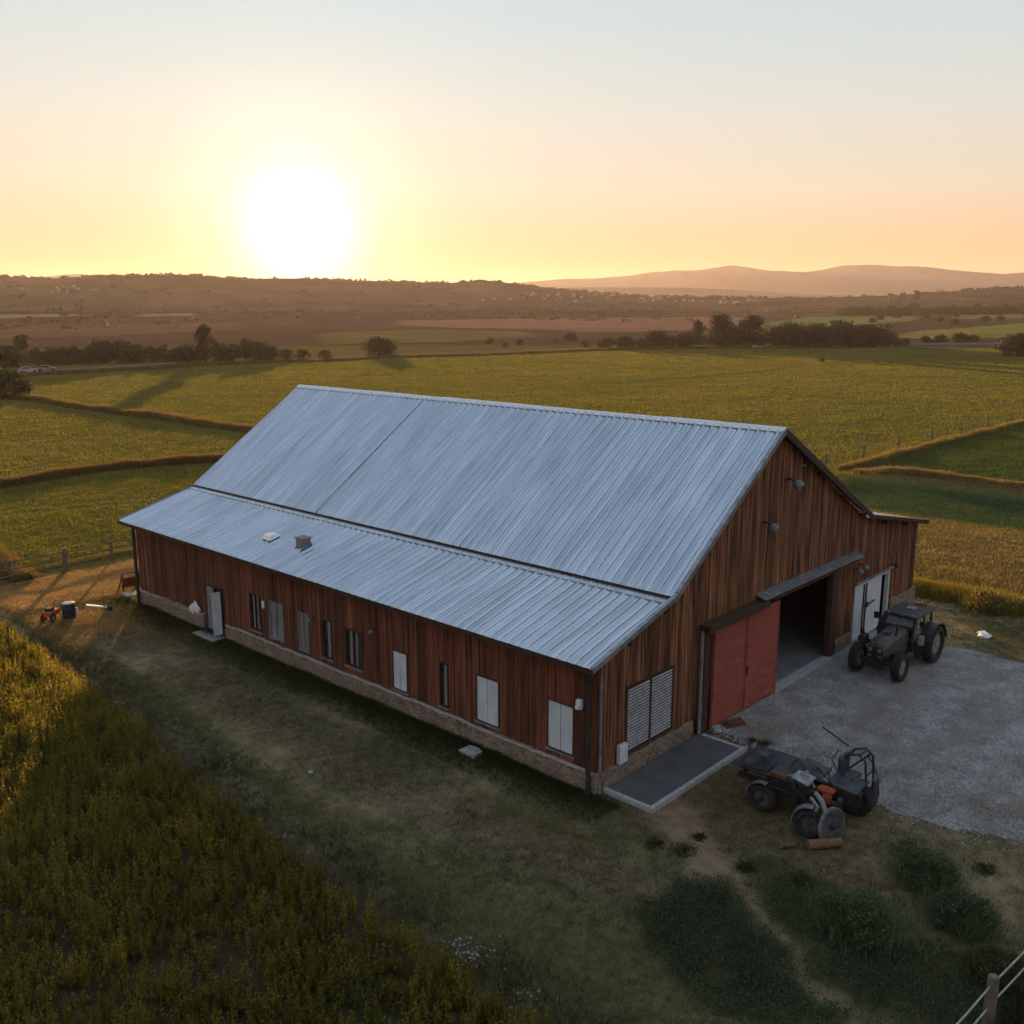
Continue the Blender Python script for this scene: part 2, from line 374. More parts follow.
# ------------------------------------------------------------------ areas of the ground
GRAVEL = [(6.2, .0), (5.98, -1.1), (5.66, -1.9), (5.44, -3.29), (5.05, -4.6), (4.95, -5.96), (4.75, -6.91), (4.95, -8.42), (5.4, -9.9), (5.9, -16), (9, -26), (19, -27),
          (19.6, -14), (19.8, -6), (19.75, -4.7), (19.9, -3.2), (20.3, -1.2), (21.5, 0)]
PATH = [(.9, -1.9), (.33, -2.65), (-.8, -4.13), (-1.78, -5.54), (-2.48, -6.69), (-2.88, -7.72), (-3.25, -8.45), (-3.69, -9.37), (-4.6, -11), (-6, -14)]
CLOVER = [[(-1.97, -4.14), (-1.51, -5.25), (-2.39, -6.52), (-3.4, -8.07), (-3.96, -9.08), (-5.01, -7.94), (-4.98, -6.57), (-4.75, -5.3), (-3.46, -4.29)],
          [(-.12, -4.87), (.41, -6.1), (-.57, -8.5), (.17, -10.79), (-.5, -13.5), (-3.5, -13.5), (-3.5, -9.37), (-2.89, -8.39), (-1.94, -7.02), (-1.1, -5.69)]]
TRACK = [(-40, 32.5), (-14, 31.6), (-4.7, 31.2), (-1.8, 31.9), (3, 32.8), (9, 33), (24, 32.2), (34, 24), (30, 8), (25, 2), (22, -1.5)]

def ground_cols(x, y):
    """albedo of the ground itself, by what covers it"""
    n1 = fbm(x, y, 3.2, 11); n2 = fbm(x, y, .9, 12); n3 = fbm(x, y, 14, 13)
    dirt = np.array([.125, .085, .052]); tan = np.array([.215, .165, .092]); green = np.array([.084, .084, .036]); fieldc = np.array([.10, .085, .026])
    def mix(a, b, t): return a*(1-t[..., None])+b*t[..., None]
    base = np.zeros(np.shape(x)+(3,))
    lawn = np.clip((n1*.7+n2*.3-.40)*3.4+.35, 0, 1)
    base[:] = tan; base = mix(base, green, lawn*.9)
    # worn strip down the middle of the lawn
    worn = np.exp(-((x+3.3+.5*np.sin(y*.25))/1.0)**2)*smooth(-9, -2, y)*(.3+.7*n1)
    base = mix(base, dirt*1.1, np.clip(worn, 0, .75))
    # green band beside the ditch, bare soil in it
    dx = x-ditch_x(y)
    base = mix(base, green*.85, np.exp(-((dx-1.1)/.55)**2)*.9)
    base = mix(base, np.array([.05, .036, .024]), np.exp(-(dx/.45)**2)*.9)
    # dusty yard in front of the gable
    yard = smooth(-10.5, -7.5, y)*smooth(-2.5, 1.0, x)*smooth(.6, -.5, y)*smooth(21, 19, x)
    base = mix(base, dirt*(.85+.3*n2[..., None]), np.clip(yard*(n1*1.9-.35), 0, .85))
    pd = dist_line(x, y, PATH); base = mix(base, np.array([.185, .128, .078]), smooth(1.1, .32, pd+(n2-.5)*.5)*.95)
    for c in CLOVER:
        base = mix(base, green*.7, np.clip(soft(x+(n2-.5)*1.2, y+(n1-.5)*1.2, c)*1.5, 0, .92))
    td = dist_line(x, y, TRACK); base = mix(base, np.array([.34, .225, .115]), smooth(2.9, 1.4, td+(n2-.5)*1.2)*.85)
    worn2 = smooth(-6.5, -4.5, x)*smooth(22, 26, y)*smooth(33, 30, y)*smooth(1.5, 0, x)
    base = mix(base, np.array([.33, .215, .11]), worn2*np.clip(n1*1.6-.2, 0, 1)*.8)
    base = mix(base, green*.8, smooth(.8, .1, np.maximum(-1.0-x, 0)+np.maximum(x-.2, 0)+np.maximum(y-27.2, 0)+np.maximum(-.5-y, 0))*.8)
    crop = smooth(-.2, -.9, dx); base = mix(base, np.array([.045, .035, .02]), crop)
    # open fields
    far = np.maximum(smooth(35, 37, y), smooth(26, 30, x))
    base = mix(base, fieldc*(.8+.4*n3[..., None]), far)
    tanf = smooth(26, 29, x)*smooth(46, 43, x)*smooth(22, 12, y); base = mix(base, np.array([.17, .115, .045]), tanf)
    gs = smooth(44, 46, x)*smooth(58, 56, x)*smooth(19, 15, y); base = mix(base, np.array([.04, .062, .024]), gs)
    bk = np.exp(-((x-59.5)/1.8)**2)*smooth(20, 16, y); base = mix(base, np.array([.16, .105, .05]), bk)
    gc = smooth(61, 62, x)*smooth(19, 18.5, y)*smooth(140, 120, x); base = mix(base, np.array([.045, .06, .018]), gc)
    d = np.hypot(x, y); base = mix(base, np.array([.070, .042, .028])*(.6+.8*n3[..., None]), smooth(340, 375, d))
    return base

def grid_axis(lo, hi, step, far):
    a = list(np.arange(lo, hi+1e-6, step)); s = step; b = a[-1]
    while b < far: s *= 1.09; b += s; a.append(b)
    s = step; b = a[0]
    while b > -far: s *= 1.09; b -= s; a.insert(0, b)
    return np.array(a)
gx = grid_axis(-16, 32, .25, 6600); gy = grid_axis(-14, 40, .25, 6600)
X, Y = np.meshgrid(gx, gy); V = np.stack([X, Y, H(X, Y)], -1).reshape(-1, 3)
ny, nx = X.shape; idx = np.arange(nx*ny).reshape(ny, nx)
F = np.stack([idx[:-1, :-1], idx[:-1, 1:], idx[1:, 1:], idx[1:, :-1]], -1).reshape(-1, 4)
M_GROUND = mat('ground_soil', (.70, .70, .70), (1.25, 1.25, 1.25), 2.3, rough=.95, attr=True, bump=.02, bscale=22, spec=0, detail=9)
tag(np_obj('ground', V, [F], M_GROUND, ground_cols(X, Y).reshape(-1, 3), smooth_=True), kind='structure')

def sheet(name, poly, m, dz, step, edge=.25, seed=1, colf=None):
    """flat irregular-edged patch draped on the ground"""
    P = np.array(poly); lo = P.min(0)-step; hi = P.max(0)+step
    ax = np.arange(lo[0], hi[0], step); ay = np.arange(lo[1], hi[1], step); xx, yy = np.meshgrid(ax, ay)
    jx = (fbm(xx, yy, edge*6, seed)-.5)*edge*4; jy = (fbm(xx, yy, edge*6, seed+5)-.5)*edge*4
    ins = inpoly(xx+jx, yy+jy, poly); ii = np.arange(xx.size).reshape(xx.shape)
    q = ins[:-1, :-1] & ins[1:, :-1] & ins[:-1, 1:] & ins[1:, 1:]
    Fq = np.stack([ii[:-1, :-1][q], ii[:-1, 1:][q], ii[1:, 1:][q], ii[1:, :-1][q]], -1)
    Vv = np.stack([xx, yy, H(xx, yy)+dz], -1).reshape(-1, 3)
    used = np.unique(Fq); re = np.zeros(len(Vv), int); re[used] = np.arange(len(used))
    return tag(np_obj(name, Vv[used], [re[Fq]], m, smooth_=True), kind='structure')

def gravel_mat():
    m = mat('gravel', (.165, .155, .143), (.30, .285, .264), 1.1, rough=.95, bump=.012, bscale=45, spec=.15, detail=8)
    t = m.node_tree; b = t.nodes['Principled BSDF']; tcn = [n for n in t.nodes if n.type == 'TEX_COORD'][0]
    v = t.nodes.new('ShaderNodeTexVoronoi'); v.inputs['Scale'].default_value = 24; t.links.new(tcn.outputs['Object'], v.inputs['Vector'])
    s = t.nodes.new('ShaderNodeSeparateColor'); t.links.new(v.outputs['Color'], s.inputs[0])
    rr = t.nodes.new('ShaderNodeMapRange'); rr.inputs[3].default_value = .5; rr.inputs[4].default_value = 1.35; t.links.new(s.outputs[0], rr.inputs[0])
    mm = t.nodes.new('ShaderNodeMix'); mm.data_type = 'RGBA'; mm.blend_type = 'MULTIPLY'; mm.inputs[0].default_value = 1
    src = b.inputs['Base Color'].links[0].from_socket
    t.links.new(src, mm.inputs[6]); t.links.new(rr.outputs[0], mm.inputs[7])
    n = t.nodes.new('ShaderNodeTexNoise'); n.inputs['Scale'].default_value = .33; n.inputs['Detail'].default_value = 7; n.inputs['Roughness'].default_value = .65
    mp = t.nodes.new('ShaderNodeMapping'); mp.inputs['Scale'].default_value = (.6, 1.5, 1); mp.inputs['Rotation'].default_value = (0, 0, .5); t.links.new(tcn.outputs['Object'], mp.inputs[0]); t.links.new(mp.outputs[0], n.inputs['Vector'])
    r2 = t.nodes.new('ShaderNodeMapRange'); r2.inputs[1].default_value = .45; r2.inputs[2].default_value = .66; r2.inputs[4].default_value = .75; t.links.new(n.outputs['Fac'], r2.inputs[0])
    m3 = t.nodes.new('ShaderNodeMix'); m3.data_type = 'RGBA'; t.links.new(r2.outputs[0], m3.inputs[0]); t.links.new(mm.outputs[2], m3.inputs[6]); m3.inputs[7].default_value = (.145, .118, .088, 1)
    t.links.new(m3.outputs[2], b.inputs['Base Color'])
    return m
M_GRAVEL = gravel_mat()
sheet('gravel_yard', GRAVEL, M_GRAVEL, .012, .12, .22, 31)

def far_sheet(name, pix, c1, c2, step, dz=.25, seed=2):
    poly = [tuple(at(*q)[:2]) for q in pix]
    m = mat(name+'_soil', c1, c2, .02, rough=1, spec=0, stretch=(1, 1, 1), detail=8)
    return sheet(name, poly, m, dz, step, step*.35, seed)
far_sheet('far_field', [(310, 333), (420, 330), (520, 331), (565, 338), (420, 344), (300, 346)], (.085, .068, .024), (.125, .098, .034), 8, seed=3)
far_sheet('ploughed_field', [(385, 321), (560, 318), (760, 317), (742, 329), (600, 334), (560, 331), (400, 327)], (.16, .075, .052), (.22, .11, .075), 10, seed=4)
far_sheet('pasture', [(735, 328), (800, 317), (925, 316.5), (922, 321), (870, 325), (810, 329)], (.11, .115, .035), (.16, .155, .05), 8, seed=5)
far_sheet('pasture', [(880, 338), (905, 332), (1024, 323), (1120, 320), (1120, 336), (1024, 338), (940, 341)], (.13, .115, .028), (.19, .165, .045), 6, seed=6)
far_sheet('pasture', [(930, 317), (1024, 312.5), (1080, 313), (1040, 318), (960, 320)], (.12, .11, .04), (.17, .15, .055), 10, seed=7)
far_sheet('far_field', [(-60, 315.5), (60, 314), (115, 315.5), (0, 319), (-60, 320)], (.17, .14, .075), (.24, .19, .10), 10, seed=8)
far_sheet('far_field', [(135, 314), (200, 313.5), (204, 316), (130, 317)], (.17, .14, .075), (.24, .19, .10), 10, seed=9)
far_sheet('ploughed_field', [(-120, 325), (100, 325), (260, 322), (250, 330), (100, 338), (-120, 342)], (.085, .048, .034), (.12, .066, .045), 10, seed=10)
# the pale road along the far side of the fields
ROADP = [tuple(at(*q)[:2]) for q in [(-160, 384), (0, 374.5), (60, 369.5), (130, 366), (200, 361), (260, 359), (390, 354), (500, 351.5), (600, 348), (720, 347.2), (860, 346.8), (1000, 347), (1150, 349)]]
def ribbon(name, pts, w, m, dz=.06, step=2.0):
    P = [np.array(p, float) for p in pts]; out_ = []
    for a, b in zip(P[:-1], P[1:]):
        n = max(1, int(np.linalg.norm(b-a)/step)); out_ += [a+(b-a)*k/n for k in range(n)]
    out_.append(P[-1]); out_ = np.array(out_)
    for _ in range(6): out_[1:-1] = (out_[:-2]+2*out_[1:-1]+out_[2:])/4
    d = np.gradient(out_, axis=0); d /= np.linalg.norm(d, axis=1)[:, None]; nn = np.stack([-d[:, 1], d[:, 0]], 1)
    L = []
    for k in (-1, -.4, .4, 1):
        q = out_+nn*(k*w/2*(1+.12*np.sin(np.arange(len(out_))*.7+k)))[:, None] if np.ndim(k*w) else out_+nn*(k*w/2)
        q = q+nn*(rng.normal(0, .04*w, len(out_)))[:, None]*(abs(k) == 1)
        L.append(np.stack([q[:, 0], q[:, 1], H(q[:, 0], q[:, 1])+dz], 1))
    n = len(out_); Vv = np.concatenate(L); i = np.arange(n-1)
    Ff = np.concatenate([np.stack([k*n+i, k*n+i+1, (k+1)*n+i+1, (k+1)*n+i], 1) for k in range(3)])[:, ::-1]
    return tag(np_obj(name, Vv, [Ff], m, smooth_=True), kind='structure')
ribbon('road', ROADP, 3.6, mat('pale_road', (.12, .09, .062), (.19, .145, .10), .3, rough=1, spec=0))
TRACK2 = [tuple(at(*q)[:2]) for q in [(598, 384), (640, 382), (690, 378), (760, 372), (800, 366)]]

# ------------------------------------------------------------------ hills and mountains (rings round the whole valley)
def ring(name, prof_px, dist, width, m, base, amp, seed, nseg=720, nr=14):
    """ridge whose skyline passes the listed photo points at that distance, carried on all round"""
    az0 = math.degrees(_ya); A = []; Z = []
    for px, py in prof_px:
        d = ray(px, py); t = dist/np.hypot(d[0], d[1]); A.append(math.degrees(math.atan2(d[1], d[0]))); Z.append(CAM[2]+d[2]*t)
    A = np.array(A)[::-1]; Z = np.array(Z)[::-1]
    th = np.arange(nseg)*360/nseg - 180 + az0
    crest = np.interp(th, A, Z)
    zs = (fbm(th*10, th*0, 160, seed, 5))
    inside = smooth(-9, 0, np.minimum(th-A[0], A[-1]-th))
    crest = crest*inside + (1-inside)*(base+(amp*(.35+zs)))
    crest = crest + (fbm(th*30, th*0, 40, seed+3, 3)-.5)*amp*.07
    Vv = []
    for k in range(nr+1):
        s = k/nr; rad = dist-width+width*s if s <= 1 else dist
        prof = s*s*(3-2*s)
        r_ = rad*(1+.0*th); x = CAM[0]+r_*np.cos(np.radians(th)); y = CAM[1]+r_*np.sin(np.radians(th))
        nz = (fbm(x, y, width*.35, seed+9)-.5)*amp*.35*math.sin(math.pi*s)
        z = base-3+(crest-base+3)*prof+nz
        Vv.append(np.stack([x, y, z], 1))
    x = CAM[0]+(dist+width*.6)*np.cos(np.radians(th)); y = CAM[1]+(dist+width*.6)*np.sin(np.radians(th))
    Vv.append(np.stack([x, y, base-5+0*x], 1)); n = nseg; Vv = np.concatenate(Vv)
    i = np.arange(n); j = (i+1) % n
    Ff = np.concatenate([np.stack([k*n+i, k*n+j, (k+1)*n+j, (k+1)*n+i], 1) for k in range(nr+1)])[:, ::-1]
    tag(np_obj(name, Vv, [Ff], m, smooth_=True), kind='structure')
    return th, crest
M_HILL = mat('scrubby_hillside', (.040, .028, .018), (.135, .078, .045), .012, rough=1, spec=0, detail=12, bump=2.0, bscale=.05)
M_MOUNT = mat('mountain_rock', (.055, .050, .050), (.12, .105, .10), .004, rough=1, spec=0, detail=10, bump=14, bscale=.012)
HILLP = [(-160, 280), (-60, 275), (0, 276), (60, 278), (120, 276), (180, 275.5), (240, 278.5), (300, 278), (350, 281), (400, 282), (450, 283), (482, 280.5), (505, 282.5), (535, 287.5), (600, 293), (660, 297), (720, 298), (800, 298), (860, 298), (930, 293), (975, 289), (1024, 289), (1180, 288)]
hill_th, hill_cr = ring('hills', HILLP, 1500, 420, M_HILL, 15, 45, 5)
ring('mountains', [(350, 286), (480, 291), (560, 288), (625, 287), (690, 288), (740, 290), (800, 294), (860, 296), (1024, 295), (1150, 292)], 3400, 700, M_MOUNT, 20, 65, 8, nr=8)
ring('mountains', [(300, 284), (420, 286), (480, 285), (540, 281), (600, 277.5), (650, 273), (700, 269), (732, 265.5), (770, 270), (805, 272), (848, 265), (905, 266), (960, 271.5), (1000, 274), (1024, 272), (1180, 276)], 5500, 1000, M_MOUNT, 22, 195, 15, nr=10)

# ------------------------------------------------------------------ haze over the whole valley
hz = MB(); hz.box(-7600, 7600, -7600, 7600, -8, 305)
hm = bpy.data.materials.new('valley_haze'); hm.use_nodes = True; ht = hm.node_tree; ht.nodes.clear()
ho = ht.nodes.new('ShaderNodeOutputMaterial'); hv = ht.nodes.new('ShaderNodeVolumePrincipled')
hv.inputs['Color'].default_value = (.84, .72, .66, 1); hv.inputs['Density'].default_value = HAZE_DENSITY; hv.inputs['Anisotropy'].default_value = .37
ht.links.new(hv.outputs[0], ho.inputs['Volume'])
if HAZE_DENSITY > 0: tag(hz.build('haze', hm), kind='stuff')

# ------------------------------------------------------------------ the barn
L_, W_ = 27.12, 23.94
ROOFLINE = [(-.6, 4.0), (3.51, 5.22), (9.80, 9.66), (17.89, 5.38), (24.43, 4.12)]
def roof_z(x): return float(np.interp(x, [p[0] for p in ROOFLINE], [p[1] for p in ROOFLINE]))
BO = (12.0, 13.5, 0.0)
barn = empty('barn', BO, 'large weathered red-brown board barn with a pale corrugated metal roof', 'barn')
def bp(mb, name, m, parent=None, **k):
    return mb.build(name, m, parent or barn, off=BO, **k)
def pl_left(a, d, z): return (-d, a, z)          # left long wall: a runs along +Y
def pl_gable(a, d, z): return (a, -d, z)         # gable wall facing the yard
def pl_right(a, d, z): return (W_+d, a, z)
def pl_back(a, d, z): return (a, L_+d, z)
def wall(mb, pl, a0, a1, z0f, topf, holes, wmean, dlo, dhi, gap, flip):
    """boards (or one backing) from z0f(a) to topf(a) round rectangular holes"""
    cuts = sorted({a0, a1} | {h[0] for h in holes if a0 < h[0] < a1} | {h[1] for h in holes if a0 < h[1] < a1} | {p[0] for p in ROOFLINE if a0 < p[0] < a1 and pl in (pl_gable, pl_back)})
    tone = 1.0; run = 0
    for c0, c1 in zip(cuts[:-1], cuts[1:]):
        n = max(1, round((c1-c0)/wmean)) if wmean else 1
        for k in range(n):
            x0 = c0+(c1-c0)*k/n+gap/2; x1 = c0+(c1-c0)*(k+1)/n-gap/2; mid = (x0+x1)/2
            if run <= 0: run = random.randint(1, 3); tone = random.choice([.62, .78, .88, .95, 1.05, 1.1, 1.18, 1.3])
            run -= 1; t = tone*random.uniform(.82, 1.2); mb.cur = (t*random.uniform(.95, 1.05), t*random.uniform(.92, 1.06), t*random.uniform(.9, 1.08))
            segs = [(z0f(mid), None)]
            for h in sorted([h for h in holes if h[0] < mid < h[1]], key=lambda h: h[2]):
                lo = segs.pop(); 
                if h[2] > lo[0]+.02: segs.append((lo[0], h[2]))
                segs.append((h[3], None))
            d1 = random.uniform(dlo, dhi)
            for zl, zh in segs:
                zj = random.uniform(-.025, .02) if dlo > 0 else 0
                t0, t1 = (topf(x0), topf(x1)) if zh is None else (zh, zh)
                d0 = -.14 if dlo <= 0 else .001
                vs = [pl(x0, d0, zl+zj), pl(x1, d0, zl+zj), pl(x1, d1, zl+zj), pl(x0, d1, zl+zj), pl(x0, d0, t0), pl(x1, d0, t1), pl(x1, d1, t1), pl(x0, d1, t0)]
                fs = [(0, 1, 2, 3), (4, 7, 6, 5), (3, 2, 6, 7), (0, 4, 5, 1), (0, 3, 7, 4), (1, 5, 6, 2)]
                mb.add(vs, [f[::-1] for f in fs] if flip else fs)
# openings: left wall (y0, y1, z0, z1)
WIN = [(16.85, 17.68, .90, 2.45), (15.32, 16.25, .90, 2.40), (13.66, 14.30, .88, 2.38), (12.22, 12.80, .92, 2.43), (10.46, 11.42, .98, 2.40),
       (8.03, 8.80, .80, 2.22), (6.03, 6.46, .84, 2.38), (3.75, 4.75, .85, 2.40), (.78, 1.79, .90, 2.44)]
DOORL = (19.60, 21.12, .10, 2.18)
HL = WIN+[DOORL]
LOUV = (1.36, 3.88, .70, 2.86); BIG = (5.90, 15.05, .02, 3.50); WDOOR = (17.30, 20.95, .05, 2.50)
HG = [LOUV, BIG, WDOOR]
zl = lambda a: .62
rl = lambda a: roof_z(0)-.10
mb = MB(); wall(mb, pl_left, 0, L_, lambda a: 0, rl, HL, 0, -.01, 0, 0, True); wall(mb, pl_left, -.02, L_, zl, rl, HL, .15, .018, .045, .010, True)
wl = bp(mb, 'board_wall', M_RED, attr=True); wl['label'] = 'reddish long board wall with the row of windows'
def zg(a): return .58 if a < 5.4 else (.95 if a > 20.9 else .30 if a > 15 else 0)
topg = lambda a: roof_z(a)-.10
mb = MB(); wall(mb, pl_gable, .002, W_-.002, lambda a: 0, topg, HG, 0, -.01, 0, 0, False); wall(mb, pl_gable, .0, W_, zg, topg, HG, .145, .018, .045, .012, False)
wg = bp(mb, 'board_wall', M_BROWN, attr=True); wg['label'] = 'brown gable wall with dark weathered streaks'
rr_ = lambda a: roof_z(W_)-.10
mb = MB(); wall(mb, pl_right, 0, L_, lambda a: 0, rr_, [], 0, -.01, 0, 0, False); wall(mb, pl_right, 0, L_, lambda a: .9, rr_, [], .2, .018, .04, .01, False)
bp(mb, 'board_wall', M_BROWN, attr=True)
mb = MB(); wall(mb, pl_back, .002, W_-.002, lambda a: 0, topg, [], 0, -.01, 0, 0, True); wall(mb, pl_back, 0, W_, lambda a: .6, topg, [], .2, .018, .04, .01, True)
bp(mb, 'board_wall', M_BROWN, attr=True)

# stone plinths, with an uneven top ledge
def plinth(pl, a0, a1, h, d, flip, step=.35):
    n = max(2, int((a1-a0)/step)); mb = MB(); A = np.linspace(a0, a1, n+1); hs = [h+random.uniform(-.05, .05) for _ in A]; ds = [d+random.uniform(-.02, .025) for _ in A]
    vs = []
    for a, hh, dd in zip(A, hs, ds): vs += [pl(a, .002, -.2), pl(a, dd+.02, -.2), pl(a, dd, hh-.03), pl(a, dd-.03, hh), pl(a, .002, hh)]
    fs = []
    for i in range(n):
        for k in range(4): fs.append((i*5+k, i*5+k+1, i*5+k+6, i*5+k+5))
    fs += [(0, 1, 2, 3, 4), tuple(n*5+k for k in (4, 3, 2, 1, 0))]
    mb.add(vs, [f[::-1] for f in fs] if flip else fs); return mb
mbp = plinth(pl_left, -.14, DOORL[0]-.1, .66, .14, False); bp(mbp, 'stone_plinth', M_RUBBLE)
bp(plinth(pl_left, DOORL[1]+.1, L_+.1, .72, .14, False), 'stone_plinth', M_RUBBLE)
bp(plinth(pl_gable, .14, 5.0, .60, .12, True), 'stone_plinth', M_RUBBLE)
bp(plinth(pl_gable, 15.62, 17.1, .55, .10, True), 'stone_plinth', M_RUBBLE)
bp(plinth(pl_gable, 21.15, W_+.1, 1.0, .12, True), 'stone_plinth', M_RUBBLE)
bp(plinth(pl_right, 0.0, L_, .95, .12, True), 'stone_plinth', M_RUBBLE)
# thin mortar ledge along the plinth's top
M_MORTAR = mat('lime_mortar', (.22, .2, .17), (.42, .4, .36), 7, rough=.95)
for ya_, yb_ in ((0.0, DOORL[0]-.12), (DOORL[1]+.12, 27)):
    n = int((yb_-ya_)/.45); A = np.linspace(ya_, yb_, n+1); mb = MB(); vs = []
    for a in A:
        q = random.uniform(0, .025); z = .645+random.uniform(-.03, .03); vs += [(-.15-q, a, z), (-.05, a, z), (-.05, a, z+.04), (-.145-q, a, z+.035+random.uniform(0, .02))]
    mb.add(vs, [(k*4+i, k*4+(i+1) % 4, k*4+4+(i+1) % 4, k*4+4+i) for k in range(n) for i in range(4)]+[(3, 2, 1, 0), tuple(n*4+i for i in range(4))]); bp(mb, 'ledge', M_MORTAR)

# roofs: corrugated sheets
def corr(name, xa, za, xb, zb, y0, y1, m, label=None, pitch=.36, hgt=.05, nseg=14, sheets=None):
    prof = [(0, 0), (.40, 0), (.46, 1), (.58, 1), (.64, 0)]
    ys = []; hs = []; y = y0
    while y < y1-.01:
        for t, h in prof:
            if y+t*pitch < y1: ys.append(y+t*pitch); hs.append(h*hgt)
        y += pitch
    ys.append(y1); hs.append(0); n = len(ys); ys = np.array(ys); hs = np.array(hs)
    dx, dz = xb-xa, zb-za; ln = math.hypot(dx, dz); nx_, nz_ = -dz/ln, dx/ln
    if nz_ < 0: nx_, nz_ = -nx_, -nz_
    V = []; C = []
    tones = {}
    def tone(i, k):
        key = (int((ys[i]-y0)/1.2), k*2//nseg)
        if key not in tones: tones[key] = random.uniform(.92, 1.04)
        return tones[key]
    SS = np.concatenate([[0, .012], np.linspace(.05, .95, nseg-3), [.988, 1]])
    for layer in (0, 1):
        for k in range(nseg+1):
            s = float(SS[k])
            wav = (vnoise(ys, np.full(n, s*9), 1.5, 21)-.5)*.030+(vnoise(ys, np.full(n, s*14), .5, 22)-.5)*.012
            lap = .010*(s*nseg*2 % nseg/nseg)
            off = hs*(0 if k in (0, nseg) else 1)+wav*(.3+.7*math.sin(math.pi*s))+lap-(.018 if layer else 0)
            V.append(np.stack([xa+dx*s+nx_*off, ys, za+dz*s+nz_*off], 1))
            C += [(tone(i, k),)*3 for i in range(n)]
    V = np.concatenate(V); F = []; m_ = (nseg+1)*n
    i, k = np.meshgrid(np.arange(n-1), np.arange(nseg)); a = (k*n+i).ravel()
    F.append(np.stack([a, a+1, a+n+1, a+n], 1)); F.append(np.stack([a+m_, a+n+m_, a+n+1+m_, a+1+m_], 1))
    e = np.arange(n-1); F.append(np.stack([e, e+m_, e+1+m_, e+1], 1)); q = nseg*n+e; F.append(np.stack([q, q+1, q+1+m_, q+m_], 1))
    kk = np.arange(nseg)*n; F.append(np.stack([kk, kk+n, kk+n+m_, kk+m_], 1)); kk = kk+n-1; F.append(np.stack([kk, kk+m_, kk+n+m_, kk+n], 1))
    o = np_obj(name, V-np.array(BO), F, m, np.array(C), barn)
    if label: o['label'] = label
    return o
Y0, Y1 = -.32, L_+.51
r1 = corr('roof', 3.30, 5.167, 9.80, 9.66, Y0, Y1, M_ROOF, 'steep main corrugated slope over the long wall')
r2 = corr('roof', -.60, 4.02, 3.85, 5.24, Y0+.02, Y1-.02, M_ROOF, 'low corrugated lean-to slope above the windows')
r3 = corr('roof', 17.89, 5.40, 9.80, 9.66, Y0, Y1, M_ROOF)
r4 = corr('roof', 24.43, 4.12, 17.6, 5.34, Y0+.02, Y1-.02, M_ROOF)
mb = MB(); vs = []
for yy in (Y0+.01, Y1-.01): vs += [(3.02, yy, 5.022), (3.02, yy, 5.068), (3.285, yy, 5.142), (3.285, yy, 5.128), (3.035, yy, 5.055), (3.035, yy, 5.02)]
mb.add(vs, [(k, (k+1) % 6, (k+1) % 6+6, k+6) for k in range(6)]+[(5, 4, 3, 2, 1, 0), (6, 7, 8, 9, 10, 11)]); bp(mb, 'apron_flashing', M_ROOFPLAIN, r2)
for ys_ in (8.9, 17.6):
    mb = MB(); vs = []
    for yy in (ys_-.035, ys_+.035): vs += [(3.34, yy, 5.2), (9.60, yy, 9.53), (9.60, yy, 9.592), (3.34, yy, 5.262)]
    mb.add(vs, [(0, 1, 2, 3), (7, 6, 5, 4), (0, 4, 5, 1), (1, 5, 6, 2), (2, 6, 7, 3), (3, 7, 4, 0)]); bp(mb, 'seam_strip', M_STEEL, r1)
# ridge cap, lapped in short lengths
mb = MB(); y = Y0-.03
while y < Y1:
    e = min(y+2.45, Y1+.03); j = random.uniform(-.01, .012)
    vs = []
    for yy in (y, e):
        vs += [(9.80-.185, yy, 9.66-.105+j), (9.80-.10, yy, 9.66+.035+j), (9.80, yy, 9.66+.075+j), (9.80+.10, yy, 9.66+.035+j), (9.80+.26, yy, 9.66-.06+j), (9.80, yy, 9.66-.02+j)]
    fs = [(k, k+1, k+7, k+6) for k in range(5)]+[(5, 0, 6, 11), (5, 4, 3, 2, 1, 0), (6, 7, 8, 9, 10, 11)]
    mb.add(vs, fs); y += 2.40
mb2 = MB(); mb2.box(9.80-.192, 9.80-.187, Y0, Y1, 9.66-.155, 9.66-.075); bp(mb2, 'ridge_lip', M_STEEL, r1)
bp(mb, 'ridge_cap', mat('ridge_zinc', (.5, .5, .5), (.7, .7, .7), 6, rough=.4, metal=.75, bump=.01, bscale=9), r1)
# flashing at the break with a dark strip as the overhang's shadow line, barge boards, fascia
mb = MB(); mb.box(3.262, 3.297, Y0, Y1, 5.143, 5.212); mb.box(3.50, 3.58, Y0+.01, Y1-.01, 5.06, 5.27); bp(mb, 'flashing_shadow_line', M_TRIMD, r1)
def barge(xa, za, xb, zb, y, m, lab=None, h=.17, t=.035, dz=.0):
    mb = MB(); vs = []
    for yy in (y-t, y): vs += [(xa, yy, za+dz-h), (xb, yy, zb+dz-h), (xb, yy, zb+dz), (xa, yy, za+dz)]
    mb.add(vs, [(0, 1, 2, 3), (7, 6, 5, 4), (0, 4, 5, 1), (1, 5, 6, 2), (2, 6, 7, 3), (3, 7, 4, 0)])
    o = bp(mb, 'barge_board', m)
    if lab: o['label'] = lab
for yb in (Y0-.004, Y1+.042):
    barge(3.40, 5.22, 9.80, 9.665, yb, M_TRIM, dz=.02); barge(-.62, 4.02, 3.46, 5.21, yb, M_TRIM, h=.13, dz=.03)
    barge(9.80, 9.665, 17.89, 5.40, yb, M_TIMBER, h=.22, dz=.0); barge(17.89, 5.40, 24.45, 4.13, yb, M_TRIMD, h=.15, dz=.02)
